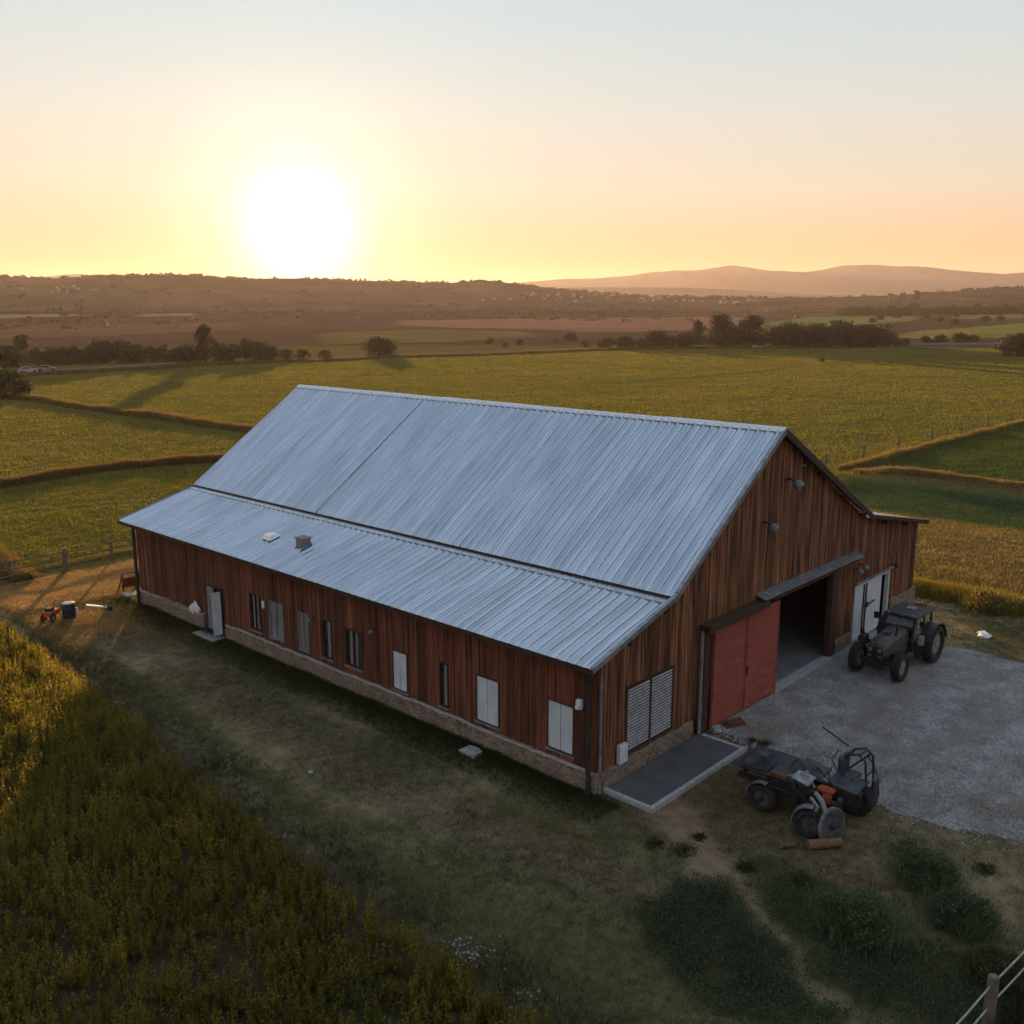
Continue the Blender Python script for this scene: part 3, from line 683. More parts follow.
def cap(xa, za, xb, zb, y):
    mb = MB(); vs = []
    for yy in (y-.045, y+.09): vs += [(xa, yy, za+.025), (xb, yy, zb+.025), (xb, yy, zb+.055), (xa, yy, za+.055)]
    mb.add(vs, [(0, 1, 2, 3), (7, 6, 5, 4), (0, 4, 5, 1), (1, 5, 6, 2), (2, 6, 7, 3), (3, 7, 4, 0)]); bp(mb, 'edge_flashing', M_STEEL)
cap(3.46, 5.27, 9.80, 9.67, Y0); cap(-.62, 4.03, 3.44, 5.215, Y0); cap(9.80, 9.67, 17.89, 5.40, Y0); cap(17.89, 5.40, 24.45, 4.13, Y0)
mb = MB(); mb.box(-.60, -.55, Y0, Y1, 3.86, 4.0); bp(mb, 'fascia', M_TRIMD)
mb = MB(); mb.box(24.38, 24.43, Y0, Y1, 3.96, 4.09); bp(mb, 'fascia', M_TRIMD)
# rafters' ends under the gable overhang (dark purlin ends)
for x in (1.2, 3.0, 5.2, 7.0, 8.8, 11.0, 13.1, 15.2, 17.2, 19.6, 22):
    z = roof_z(x)-.22; mb = MB(); mb.box(x-.06, x+.06, Y0+.02, -.05, z-.08, z+.06); bp(mb, 'purlin', M_TIMBER)
# small things on the lean-to roof
def on_lean(y, x): return np.array([x, y, 4.02+(x+.6)*(1.22/4.45)])
p = on_lean(15.6, 1.25)
mb = MB(); mb.bbox(p[0]-.20, p[0]+.20, p[1]-.24, p[1]+.24, p[2]-.05, p[2]+.28, .02); mb.box(p[0]-.25, p[0]+.25, p[1]-.29, p[1]+.29, p[2]+.282, p[2]+.315)
vt = bp(mb, 'roof_vent', M_GREYP, r2)
p = on_lean(17.6, 1.15); mb = MB(); mb.add([(p[0]-.30, p[1]-.28, p[2]-.03), (p[0]+.25, p[1]-.28, p[2]+.12), (p[0]+.25, p[1]+.28, p[2]+.12), (p[0]-.30, p[1]+.28, p[2]-.03), (p[0]-.24, p[1]-.22, p[2]+.16), (p[0]+.12, p[1]-.2, p[2]+.20), (p[0]+.12, p[1]+.2, p[2]+.20), (p[0]-.24, p[1]+.22, p[2]+.16)],
                                           [(3, 2, 1, 0), (4, 5, 6, 7), (0, 1, 5, 4), (1, 2, 6, 5), (2, 3, 7, 6), (3, 0, 4, 7)])
rp = bp(mb, 'roof_hatch', mat('bent_metal_flap', (.62, .62, .60), (.8, .8, .78), 5, rough=.3, metal=.6), r2)
rp['label'] = 'bright bent hatch cover raised from the lean-to roof'

# downpipes at the corners
def pipe(x, y, z0, z1, r=.055, m=M_TRIMD, lab=None):
    mb = MB(); mb.tube([(x, y, z1+.15), (x, y, z1), (x, y, z0+.1), (x-.04, y-.04, z0)], r, 10)
    for z in (z0+.7, (z0+z1)/2, z1-.4): mb.lathe([(-.02, r+.015), (.02, r+.015)], (x, y, z), (0, 0, 1), 10)
    o = bp(mb, 'downpipe', m)
    if lab: o['label'] = lab
pipe(-.22, .10, .02, 3.72, .075, lab='thick dark downpipe at the near corner'); pipe(-.22, L_-.1, .02, 3.72, .075); pipe(.04, -.13, .05, 3.75, .04, M_TRIM)
pipe(5.32, -.13, .10, 3.45, .06, M_TRIM)
# timber frame posts round the big doorway
mb = MB(); mb.box(14.98, 15.55, -.12, .10, 0, 3.62); mb.box(10.2, 14.978, -.11, .10, 3.50, 3.86); bp(mb, 'door_frame', M_TIMBER)
mb = MB(); mb.box(5.52, 5.86, -.12, .10, 0, 3.55); bp(mb, 'door_post', M_TIMBER)
mb = MB(); mb.box(5.36, 5.50, -.10, -.05, .05, 1.05); bp(mb, 'corner_guard', M_PALE)

# ---- windows of the long wall
def frame_mb(pl, a0, a1, z0, z1, w, d0, d1, mull=()):
    mb = MB()
    def bx(p0, p1, q0, q1, dd=0):
        vs = [pl(p, d, z) for z in (q0, q1) for d in (d0, d1+dd) for p in (p0, p1)]
        mb.add(vs, [(0, 2, 3, 1), (4, 5, 7, 6), (0, 1, 5, 4), (2, 6, 7, 3), (0, 4, 6, 2), (1, 3, 7, 5)])
    bx(a0, a0+w, z0, z1); bx(a1-w, a1, z0, z1); bx(a0+w, a1-w, z1-w, z1); bx(a0+w, a1-w, z0, z0+w)
    for m_ in mull: bx(m_-w*.4, m_+w*.4, z0+w, z1-w, .004)
    return mb
def panel_mb(pl, a0, a1, z0, z1, d0, d1):
    mb = MB(); vs = [pl(p, d, z) for z in (z0, z1) for d in (d0, d1) for p in (a0, a1)]
    return mb.add(vs, [(0, 2, 3, 1), (4, 5, 7, 6), (0, 1, 5, 4), (2, 6, 7, 3), (0, 4, 6, 2), (1, 3, 7, 5)])
def window(pl, r, kind, label=None):
    a0, a1, z0, z1 = r; w = .05 if kind != 'pale' else .038
    f = bp(frame_mb(pl, a0, a1, z0, z1, w, -.10, .052, [] if kind in ('pale', 'slot') else [(a0+a1)/2]), 'window', M_TIMBER if kind != 'grey' else M_GREYP)
    if label: f['label'] = label
    mid = (a0+a1)/2
    if kind == 'pale':
        for q0, q1 in ((a0+w+.004, mid-.012), (mid+.012, a1-w-.004)):
            bp(panel_mb(pl, q0, q1, z0+w+.004, z1-w-.004, -.05, .02+random.uniform(0, .012)), 'shutter', M_PALE, f)
    elif kind == 'grey':
        bp(panel_mb(pl, a0+w+.003, a1-w-.003, z0+w+.003, z1-w-.003, -.06, .0), 'shutter', M_GREYP, f)
    elif kind == 'slot':
        bp(panel_mb(pl, a0+w+.003, a1-w-.003, z0+w+.003, z1-w-.003, -.10, -.06), 'pane', M_GLASSD, f)
        bp(panel_mb(pl, a0+w+.06, (a0+a1)/2+.02, z0+w+.01, z1-w-.01, -.055, -.02), 'shutter', M_GREYP, f)
    else:
        bp(panel_mb(pl, a0+w+.003, a1-w-.003, z0+w+.003, z1-w-.003, -.10, -.07), 'pane', M_GLASSD, f)
        bp(panel_mb(pl, mid-.16*(a1-a0), mid+.30*(a1-a0), z0+w+.01, z1-w-.01, -.06, -.035), 'curtain', M_GREYP, f)
    mb = MB(); vs = [pl(p, d, z) for z in (z0-.055, z0-.004) for d in (.0, .085) for p in (a0-.05, a1+.05)]
    mb.add(vs, [(0, 2, 3, 1), (4, 5, 7, 6), (0, 1, 5, 4), (2, 6, 7, 3), (0, 4, 6, 2), (1, 3, 7, 5)]); bp(mb, 'sill', M_TRIM, f)
    return f
kinds = ['dark', 'grey', 'grey', 'slot', 'dark', 'pale', 'slot', 'pale', 'pale']
labs = ['narrow window with half open grey shutters', None, 'slim grey window beside the wall lamp', 'tall slim dark window with a pale edge', 'wide dark window with a grey curtain', None, 'slim dark slot window', None, 'pale double shutter nearest the corner']
for r, k, lb in zip(WIN, kinds, labs): window(pl_left, r, k, lb)
# side door, ajar
f = bp(frame_mb(pl_left, *DOORL, .09, -.12, .06, []), 'side_door', M_TIMBER); f['label'] = 'dark side door standing ajar'
bp(panel_mb(pl_left, DOORL[0]+.1, DOORL[1]-.1, .14, 2.08, -.40, -.36), 'doorway', M_DARK, f)  # black panel painted as the unlit interior behind the open door
mb = MB(); mb.box(-.05, .0, DOORL[1]-.62, DOORL[1]-.12, .14, 2.06); bp(mb, 'leaf', M_GREYP, f)
mb = MB(); mb.box(-.42, -.06, DOORL[0]+.30, DOORL[0]+.34, .14, 2.02, rot=Matrix.Rotation(R(-18), 3, 'Z')); bp(mb, 'leaf', M_PALE, f)
mb = MB(); mb.box(-.75, -.16, DOORL[0]-.1, DOORL[1]+.05, -.02, .10, jit=.02); bp(mb, 'doorstep', M_KERB, f)
# ---- gable openings
fr = bp(frame_mb(pl_gable, *LOUV, .07, -.06, .06, [(LOUV[0]+LOUV[1])/2]), 'louvre_window', M_TIMBER)
for q0, q1 in ((LOUV[0]+.08, (LOUV[0]+LOUV[1])/2-.04), ((LOUV[0]+LOUV[1])/2+.04, LOUV[1]-.08)):
    s = bp(panel_mb(pl_gable, q0, q1, LOUV[2]+.08, LOUV[3]-.08, -.10, -.06), 'louvre_shutter', M_DARK, fr)
    mb = MB(); z = LOUV[2]+.11
    while z < LOUV[3]-.13:
        mb.box(q0+.004, q1-.004, -.035, -.005+random.uniform(-.006, .006), z, z+.052, rot=Matrix.Rotation(R(-18), 3, 'X')); z += .098
    bp(mb, 'slat', mat('slat_paint', (.24, .23, .23), (.40, .39, .39), 5, rough=.7), s)
mb = MB(); mb.bbox(.92, 1.30, -.20, -.05, .62, 1.18, .015); bp(mb, 'meter_box', M_PALE)
# sliding doors
def leaf(x0, x1, y0, y1):
    mb = MB(); mb.box(x0, x1, y0, y1, .08, 3.50)
    o = bp(mb, 'sliding_door', M_REDDOOR)
    mb = MB(); zz = .08
    while zz < 3.4:
        h = random.uniform(.30, .42); mb.box(x0+.015, x1-.015, y0-.012, y0-.001, zz+.008, min(zz+h, 3.49)); zz += h
    bp(mb, 'cladding', M_REDDOOR, o)
    for q in (x0, x1-.06): mb = MB(); mb.box(q, q+.06, y0-.03, y0-.002, .08, 3.5); bp(mb, 'stile', M_REDDOOR, o)
    return o
a_ = leaf(5.95, 8.02, -.20, -.14); b_ = leaf(8.06, 10.32, -.22, -.16)
mb = MB(); mb.box(8.10, 8.14, -.29, -.252, 1.35, 1.65); bp(mb, 'handle', M_IRON, b_)
mb = MB(); mb.box(5.25, 9.15, -.46, -.052, 3.70, 3.80); mb.box(5.25, 9.15, -.47, -.44, 3.58, 3.698); bp(mb, 'door_track', M_TIMBER)
mb = MB(); vs = []
for x in (8.85, 17.0): vs += [(x, -.05, 4.02), (x, -.42, 3.90), (x, -.42, 3.84), (x, -.05, 3.95)]
mb.add(vs, [(0, 1, 5, 4), (1, 2, 6, 5), (2, 3, 7, 6), (3, 0, 4, 7), (3, 2, 1, 0), (4, 5, 6, 7)])
for x in np.arange(8.95, 17, .25): mb.box(x, x+.06, -.41, -.07, 3.955, 3.98, rot=Matrix.Rotation(R(15.6), 3, 'X'))
cn = bp(mb, 'canopy', M_STEEL)
for x in (9.0, 10.9, 12.9, 14.9, 16.8): mb = MB(); mb.tube([(x, -.05, 3.55), (x, -.36, 3.83)], .025, 6); bp(mb, 'bracket', M_TIMBER, cn)
mb = MB(); mb.box(8.9, 15.5, -.17, -.122, 3.60, 3.78); bp(mb, 'lintel', M_TIMBER)
# white double door
fr = bp(frame_mb(pl_gable, *WDOOR, .13, -.10, .07, []), 'white_door', M_PALE)
bp(panel_mb(pl_gable, 17.45, 20.82, .18, 2.36, -.6, -.56), 'doorway', M_DARK, fr)  # black panel stands in for the shade behind the door leaves
for q0, q1, dd in ((17.45, 18.55, .0), (18.60, 20.15, .03)): bp(panel_mb(pl_gable, q0, q1, .10, 2.36, -.05, dd), 'leaf', M_PALE, fr)
for q in (18.55, 18.30): mb = MB(); mb.box(q, q+.045, -.055, -.001, .1, 2.36); bp(mb, 'gap_strip', M_IRON, fr)
mb = MB(); mb.tube([(18.35, -.10, 1.42), (18.7, -.12, 1.40), (19.3, -.12, 1.46)], .03, 6); mb.bbox(18.5, 18.66, -.13, -.05, 1.3, 1.5, .01); bp(mb, 'latch', M_IRON, fr)
mb = MB(); mb.box(17.2, 21.3, -.17, -.075, 2.52, 2.60); bp(mb, 'rail', M_TRIM, fr)
mb = MB(); mb.bbox(21.15, 21.35, -.28, -.05, 2.50, 2.66, .02); bp(mb, 'rail_stop', M_IRON, fr)
# lamps and small fittings
def wlamp(pl, a, z, big=1.0):
    mb = MB(); q = pl(a, .05, z); e = pl(a, .28*big, z-.02); mb.tube([q, pl(a, .16*big, z+.05), e], .025*big, 6)
    o = bp(mb, 'wall_lamp', M_IRON); d = np.array(pl(0, 1, 0))-np.array(pl(0, 0, 0))
    mb = MB(); mb.lathe([(0, .05*big), (.06*big, .10*big), (.14*big, .12*big), (.20*big, .09*big)], e, (d[0]*.8, d[1]*.8, -.6), 12); bp(mb, 'lamp_head', M_LAMP, o)
for a, z, b in ((10.55, 7.80, 1.5), (9.05, 6.5, 1.35), (16.95, 3.30, 1.0), (17.5, 3.36, 1.0)): wlamp(pl_gable, a, z, b)
for a, z in ((13.25, 2.35), (9.65, 2.75)): wlamp(pl_left, a, z, .7)
mb = MB(); mb.bbox(-.20, -.05, .42, .62, 2.50, 2.78, .03); mb.bbox(-.26, -.202, .46, .58, 2.52, 2.62, .01); o = bp(mb, 'junction_box', M_WHITE)
mb = MB(); mb.bbox(-.10, -.04, 16.55, 16.70, 2.0, 2.3, .01); bp(mb, 'junction_box', M_WHITE)
for q, r_ in (([(-.06, 13.25, 3.3), (-.06, 13.28, 2.9), (-.05, 13.25, 2.5)], .012), ([(-.06, 26.2, .8), (-.06, 26.2, 2.8)], .03)):
    mb = MB(); mb.tube(q, r_, 6); bp(mb, 'wall_conduit', M_TRIM)
for q in ([(11.6, -.06, 8.15), (11.75, -.2, 8.2)], [(4.55, -.06, 4.6), (4.55, -.14, 4.35)], [(20.9, -.06, 3.0), (20.9, -.12, 3.25)]):
    mb = MB(); mb.tube(q, .033, 6); bp(mb, 'hook', M_LAMP)
# floor inside
mb = MB(); mb.box(.2, W_-.2, .12, L_-.2, -.05, .035); bp(mb, 'floor_slab', M_FLOORC)
mb = MB(); mb.box(10.32, 15.0, -.30, .11, -.05, .06); bp(mb, 'threshold', M_KERB)
for x in (5.6, 17.9):
    for y in (4.5, 9, 13.5): mb = MB(); mb.box(x-.12, x+.12, y-.12, y+.12, .03, roof_z(x)-.25); bp(mb, 'inner_post', M_TIMBER)

# concrete apron by the louvre window
mb = MB(); mb.box(.30, 5.22, -1.72, -.16, -.15, .115); tag(mb.build('pavement', M_CONC), kind='structure')
mb = MB(); mb.box(.17, 5.36, -1.86, -1.725, -.15, .15, jit=.01); mb.box(.17, .297, -1.72, -.16, -.15, .15, jit=.008); mb.box(5.223, 5.36, -1.72, -.3, -.15, .13, jit=.008)
tag(mb.build('kerb', M_KERB), kind='structure')

# ------------------------------------------------------------------ tractor
def wheel(parent, c, r, w, rim=M_RIM, tyre=M_RUBBER, lugs=18, axis=(0, 1, 0), worn=None):
    mb = MB(); h = w/2
    mb.lathe([(-h*.8, r*.60), (-h, r*.74), (-h*.92, r*.90), (-h*.6, r*.97), (0, r*.985), (h*.6, r*.97), (h*.92, r*.90), (h, r*.74), (h*.8, r*.60), (-h*.8, r*.60)], c, axis, 36, False)
    a = Vector(axis).normalized()
    for k in range(lugs):
        for s in (-1, 1):
            th = 2*math.pi*(k+.25*s)/lugs; rot = Matrix.Rotation(-th, 3, 'Y') if abs(a.y) > .9 else Matrix.Rotation(th, 3, 'X')
            u = Vector((math.cos(th), 0, math.sin(th))) if abs(a.y) > .9 else Vector((0, math.cos(th), math.sin(th)))
            p = Vector(c)+u*r*.985+a*(s*h*.45)
            if abs(a.y) > .9: mb.box(p.x-r*.035, p.x+r*.035, p.y-h*.45, p.y+h*.45, p.z-r*.035, p.z+r*.035, rot=rot @ Matrix.Rotation(R(24*s), 3, 'X'))
            else: mb.box(p.x-h*.45, p.x+h*.45, p.y-r*.035, p.y+r*.035, p.z-r*.035, p.z+r*.035, rot=rot @ Matrix.Rotation(R(24*s), 3, 'Y'))
    wl_ = mb.build('wheel', tyre, parent)
    mb = MB(); mb.lathe([(-h*.55, r*.59), (-h*.50, r*.40), (-h*.30, r*.34), (-h*.35, r*.15), (-h*.75, r*.13), (-h*.75, .02), (h*.75, .02), (h*.75, r*.13), (h*.35, r*.15), (h*.30, r*.34), (h*.50, r*.40), (h*.55, r*.59)], c, axis, 24)
    mb.build('rim', rim, wl_, smooth_=False); return wl_
tr = empty('tractor', (16.05, -2.35, 0.012), 'dark dusty cab tractor parked by the white barn door', 'tractor', rz=R(180-2)); tr.scale = (.95, .95, .94)
for sx, sy, r_, w_ in ((1.62, -.86, .58, .36), (1.62, .86, .58, .36), (-1.45, -.92, .80, .46), (-1.45, .92, .80, .46)): wheel(tr, (sx, sy, r_), r_, w_, lugs=16 if r_ < .7 else 20)
mb = MB()   # chassis: gearbox, engine block, axles
mb.bbox(-1.75, .1, -.32, .32, .45, 1.0, .05); mb.bbox(.1, 1.9, -.25, .25, .50, .92, .04); mb.tube([(1.62, -.78, .58), (1.62, .78, .58)], .09, 8); mb.tube([(-1.45, -.8, .80), (-1.45, .8, .80)], .15, 10)
mb.bbox(1.88, 2.12, -.30, .30, .45, .85, .03); mb.bbox(.15, 1.0, .27, .52, .5, .95, .05); mb.bbox(.15, .9, -.55, -.27, .55, .9, .05)
mb.build('chassis', M_IRON, tr)
mb = MB()   # bonnet with sloping, rounded top
sec = [(-.05, .44, 1.66), (.7, .43, 1.62), (1.5, .41, 1.52), (1.88, .38, 1.42), (1.98, .34, 1.30)]; vs = []
for x, hw, zt in sec: vs += [(x, -hw, .90), (x, -hw, zt-.16), (x, -hw+.10, zt-.03), (x, 0, zt+.02), (x, hw-.10, zt-.03), (x, hw, zt-.16), (x, hw, .90)]
fs = [(i*7+k, i*7+k+1, i*7+7+k+1, i*7+7+k) for i in range(4) for k in range(6)]+[(6, 5, 4, 3, 2, 1, 0), tuple(28+k for k in range(7))]
mb.add(vs, [f[::-1] for f in fs]); mb.bbox(.7, 1.1, -.12, .12, 1.62, 1.70, .02)
hd = mb.build('bonnet', M_HOOD, tr)
mb = MB(); mb.bbox(1.985, 2.03, -.29, .29, .94, 1.24, .01)
for z in np.arange(.98, 1.22, .05): mb.box(2.03, 2.045, -.26, .26, z, z+.018)
mb.build('grille', M_BLACK, hd)
for s in (-1, 1):
    mb = MB(); mb.lathe([(0, .075), (.03, .08), (.05, .06)], (2.02, s*.19, 1.17), (1, 0, 0), 14); mb.build('headlight', M_LAMP, hd)
    mb = MB(); mb.bbox(2.03, 2.06, s*.2-.07, s*.2+.07, .90, .945, .008); mb.build('marker_lamp', M_ORANGE, hd)
mb = MB(); mb.tube([(.9, .30, 1.5), (.9, .36, 1.9), (.9, .36, 2.0), (.95, .36, 2.08)], .045, 10); mb.build('exhaust', M_IRON, tr)
mb = MB()   # cab frame
P0 = [(-.12, .62), (-1.75, .66)]
for s in (-1, 1):
    mb.tube([(-.05, s*.60, 1.0), (-.14, s*.62, 1.7), (-.30, s*.60, 2.04)], .045, 8); mb.tube([(-1.05, s*.66, 1.05), (-1.05, s*.64, 2.04)], .04, 8); mb.tube([(-1.85, s*.64, 1.1), (-1.80, s*.62, 2.04)], .05, 8)
    mb.tube([(-.30, s*.60, 2.04), (-1.80, s*.62, 2.04)], .05, 8); mb.tube([(-.08, s*.61, 1.12), (-1.85, s*.65, 1.12)], .04, 8)
    mb.box(-1.0, -.1, s*.60-.03, s*.60+.03, .62, 1.12)
for x, z in ((-.30, 2.04), (-1.80, 2.04), (-.10, 1.62), (-1.84, 1.12)): mb.tube([(x, -.61, z), (x, .61, z)], .045, 8)
cb = mb.build('cab_frame', M_BLACK, tr)
gm = bpy.data.materials.new('cab_glass'); gm.use_nodes = True; gb = gm.node_tree.nodes['Principled BSDF']
gb.inputs['Base Color'].default_value = (.55, .62, .58, 1); gb.inputs['Roughness'].default_value = .08; gb.inputs['Transmission Weight'].default_value = .85; gb.inputs['IOR'].default_value = 1.02
def quad(n, q, m, par, t=.012):
    q = [Vector(v) for v in q]; nn = (q[1]-q[0]).cross(q[2]-q[0]).normalized()*t; mb = MB(); mb.add(q+[v+nn for v in q], [(3, 2, 1, 0), (4, 5, 6, 7), (0, 1, 5, 4), (1, 2, 6, 5), (2, 3, 7, 6), (3, 0, 4, 7)]); return mb.build(n, m, par)
quad('windscreen', [(-.15, -.55, 1.68), (-.15, .55, 1.68), (-.30, .53, 1.98), (-.30, -.53, 1.98)], gm, cb)
for s in (-1, 1):
    quad('side_window', [(-.2, s*.61, 1.2), (-1.0, s*.62, 1.2), (-1.0, s*.61, 1.98), (-.34, s*.60, 1.98)], gm, cb)
mb = MB(); mb.bbox(-1.98, -.18, -.72, .72, 2.07, 2.13, .05); rf = mb.build('cab_roof', M_IRON, tr)
mb = MB(); mb.bbox(-1.55, -1.15, -.2, .15, 2.13, 2.19, .03); mb.build('roof_box', M_GREYP, rf)
for s in (-1, 1):
    mb = MB(); mb.lathe([(0, .06), (.06, .075), (.08, .05)], (-.20, s*.5, 2.17), (1, 0, -.2), 10); mb.build('work_lamp', M_LAMP, rf)
    mb = MB()      # curved rear mudguard
    for k in range(7):
        t0, t1 = R(20+22*k), R(20+22*(k+1)); pts = []
        for t in (t0, t1):
            for r_ in (.88, .91): pts += [(-1.45+r_*math.cos(t), s*.66, .8+r_*math.sin(t)), (-1.45+r_*math.cos(t), s*1.14, .8+r_*math.sin(t))]
        mb.add(pts, [(0, 1, 5, 4), (2, 6, 7, 3), (0, 4, 6, 2), (1, 3, 7, 5)])
    mb.build('mudguard', M_BLACK, tr)
    mb = MB(); mb.tube([(-.15, s*.62, 1.9), (-.05, s*.95, 1.95)], .015, 5); mb.bbox(-.09, -.05, s*.95-.10, s*.95+.10, 1.80, 2.08, .01); mb.build('side_mirror', M_IRON, tr)
mb = MB(); mb.bbox(-1.45, -.95, -.24, .24, 1.0, 1.2, .05); mb.bbox(-1.55, -1.43, -.24, .24, 1.15, 1.72, .04); mb.build('seat', M_BLACK, tr)
mb = MB(); mb.tube([(-.35, 0, 1.2), (-.62, 0, 1.55)], .025, 6); mb.lathe([(-.015, .19), (.015, .19), (.015, .15), (-.015, .15)], (-.63, 0, 1.56), (-.6, 0, .8), 16); mb.build('steering_wheel', M_BLACK, tr)
for s in (1,):
    mb = MB(); mb.box(-.75, -.25, s*.66, s*.90, .40, .44); mb.box(-.75, -.25, s*.66, s*.88, .70, .74); mb.box(-.77, -.745, s*.66, s*.90, .4, 1.0); mb.box(-.255, -.23, s*.66, s*.90, .4, 1.0); mb.build('step', M_IRON, tr)
mb = MB(); mb.bbox(-.62, -.32, .70, .90, .95, 1.32, .04); mb.build('fuel_tank', M_GREYP, tr)
mb = MB()     # front loader stub and linkage on the far side
mb.bbox(1.0, 1.5, -.98, -.70, 1.05, 1.45, .05); mb.tube([(.6, -.55, .9), (1.3, -.85, 1.35), (1.9, -.9, 1.0)], .06, 8); mb.tube([(1.3, -.85, 1.5), (1.35, -.85, 1.72)], .07, 8); mb.build('loader_bracket', M_IRON, tr)
mb = MB(); mb.tube([(-1.9, -.4, .6), (-2.5, -.45, .5)], .05, 6); mb.tube([(-1.9, .4, .6), (-2.5, .45, .5)], .05, 6); mb.tube([(-2.45, -.5, .5), (-2.45, .5, .5)], .05, 6); mb.tube([(-1.85, 0, 1.0), (-2.4, 0, .9)], .04, 6); mb.build('rear_linkage', M_IRON, tr)

# ------------------------------------------------------------------ derelict farm buggy in front of the gable
MO = (3.0, -4.9, 0.0)
mc = empty('derelict_machine', (MO[0], MO[1], float(H(*MO[:2]))), 'black derelict farm buggy with bent tray and roll cage', 'farm machine')
def mp(mb, n, m, par=None): return mb.build(n, m, par or mc, off=MO)
wheel(mc, (2.42-MO[0], -4.0-MO[1], .38), .40, .28, lugs=14, axis=(1, 0, 0), rim=M_DULL0)
wheel(mc, (2.02-MO[0], -5.55-MO[1], .36), .40, .26, lugs=14, axis=(1, .25, 0), tyre=M_RUBBER, rim=M_DULL0)
wheel(mc, (3.95-MO[0], -5.95-MO[1], .48), .50, .34, lugs=14, axis=(1, 0, 0), rim=M_DULL0)
wheel(mc, (4.0-MO[0], -4.0-MO[1], .38), .40, .28, lugs=14, axis=(1, 0, 0), rim=M_DULL0)
def tyre_arc(c, r, ax, w, t0, t1, n=8):
    mb = MB(); a = Vector(ax).normalized(); u = Vector((0, 0, 1)).cross(a).normalized(); vs = []
    for k in range(n+1):
        t = R(t0+(t1-t0)*k/n); d = u*math.cos(t)+Vector((0, 0, 1))*math.sin(t)
        for rr2 in (r, r+.025):
            for s in (-1, 1): vs.append(Vector(c)+d*rr2+a*(s*w/2))
    fs = [(k*4, k*4+1, k*4+5, k*4+4) for k in range(n)]+[(k*4+2, k*4+6, k*4+7, k*4+3) for k in range(n)]+[(k*4, k*4+4, k*4+6, k*4+2) for k in range(n)]+[(k*4+1, k*4+3, k*4+7, k*4+5) for k in range(n)]+[(0, 2, 3, 1), (n*4, n*4+1, n*4+3, n*4+2)]
    return mb.add(vs, fs)
mp(tyre_arc((2.38, -4.0, .40), .45, (1, 0, 0), .26, -5, 105), 'mudguard', M_RUBBERW)  # pale arc added as the lighter worn upper part of the tyre
mp(tyre_arc((2.0, -5.55, .40), .44, (1, .25, 0), .22, -15, 100), 'mudguard', M_RUBBERW)  # same pale arc for the front tyre's lighter edge, no real guard
mb = MB(); mb.lathe([(-.03, .20), (-.05, .43), (-.02, .455), (.02, .455), (.03, .40), (.02, .20)], (2.16, -6.1, .44), (-.25, -.95, .15), 30)
ds = mp(mb, 'disc_wheel', M_DULL0)
mb = MB(); mb.lathe([(-.05, .445), (-.045, .49), (.03, .49), (.04, .445), (-.05, .445)], (2.16, -6.1, .44), (-.25, -.95, .15), 30, False); mp(mb, 'disc_rim', M_RUBBERW, ds)
mb = MB(); mb.lathe([(-.14, .05), (-.13, .10), (.06, .10), (.10, .05)], (2.16, -6.1, .44), (-.25, -.95, .15), 14); mp(mb, 'hub', M_IRON, ds)
mb = MB()      # ladder chassis
mb.box(2.62, 2.74, -6.0, -3.1, .62, .76); mb.box(3.62, 3.74, -6.2, -3.1, .62, .76)
for y in (-3.15, -3.9, -4.6, -5.3, -5.95): mb.box(2.5, 3.9, y-.05, y+.05, .66, .74)
mb.tube([(2.1, -4.0, .38), (4.0, -4.0, .38)], .05, 8); mb.tube([(2.1, -5.55, .38), (3.95, -5.95, .48)], .05, 8)
mb.box(2.7, 2.76, -5.0, -3.9, .35, .66); mb.box(2.60, 2.62, -4.9, -4.2, .36, .66)
mp(mb, 'chassis', M_IRON)
for k, z in enumerate((.80, .90, 1.0)):
    mb = MB(); mb.box(2.40+.02*k, 2.45+.02*k, -5.25, -3.25, z-.03, z+.03, rot=Matrix.Rotation(R(1.5*k-1), 3, 'X')); mp(mb, 'side_rail', M_IRON)
def warped(x0, x1, y0, y1, z, amp, tx, ty, seed, t=.03, n=8):
    xs = np.linspace(x0, x1, n); ys = np.linspace(y0, y1, n); mb = MB(); vs = []
    for s in (0, 1):
        for x in xs:
            for y in ys: vs.append((x, y, z+tx*(x-x0)+ty*(y-y0)+(float(vnoise(x, y, .35, seed))-.5)*amp+s*t))
    N = n*n; fs = []
    for i in range(n-1):
        for j in range(n-1):
            a = i*n+j; fs += [(a, a+1, a+n+1, a+n), (N+a, N+a+n, N+a+n+1, N+a+1)]
    for j in range(n-1):
        for a, b, f in ((j, j+1, 0), ((n-1)*n+j, (n-1)*n+j+1, 1)): fs.append((a, N+a, N+b, b) if f == 0 else (a, b, N+b, N+a))
        for a, b, f in ((j*n, (j+1)*n, 1), (j*n+n-1, (j+1)*n+n-1, 0)): fs.append((a, N+a, N+b, b) if f == 0 else (a, b, N+b, N+a))
    return mb.add(vs, fs)
M_DULL = mat('dull_black_sheet', (.014, .015, .018), (.05, .053, .062), 6, rough=.55, spec=.4)
mp(warped(2.45, 3.95, -4.9, -2.95, 1.06, .06, .02, -.03, 4), 'tray', M_DULL)
mp(warped(2.5, 3.2, -4.0, -3.1, 1.13, .14, .05, -.05, 9), 'tarpaulin', M_BLACK)
mp(warped(2.45, 2.95, -5.25, -4.75, 1.12, .08, .1, .12, 12), 'bent_sheet', M_STEEL)
mp(warped(3.0, 3.7, -5.35, -4.6, 1.14, .12, .05, .16, 13), 'bent_sheet', M_DULL)
mb = MB(); mb.bbox(2.42, 2.6, -4.6, -4.15, 1.10, 1.2, .02); mp(mb, 'rusty_bracket', M_RUST)
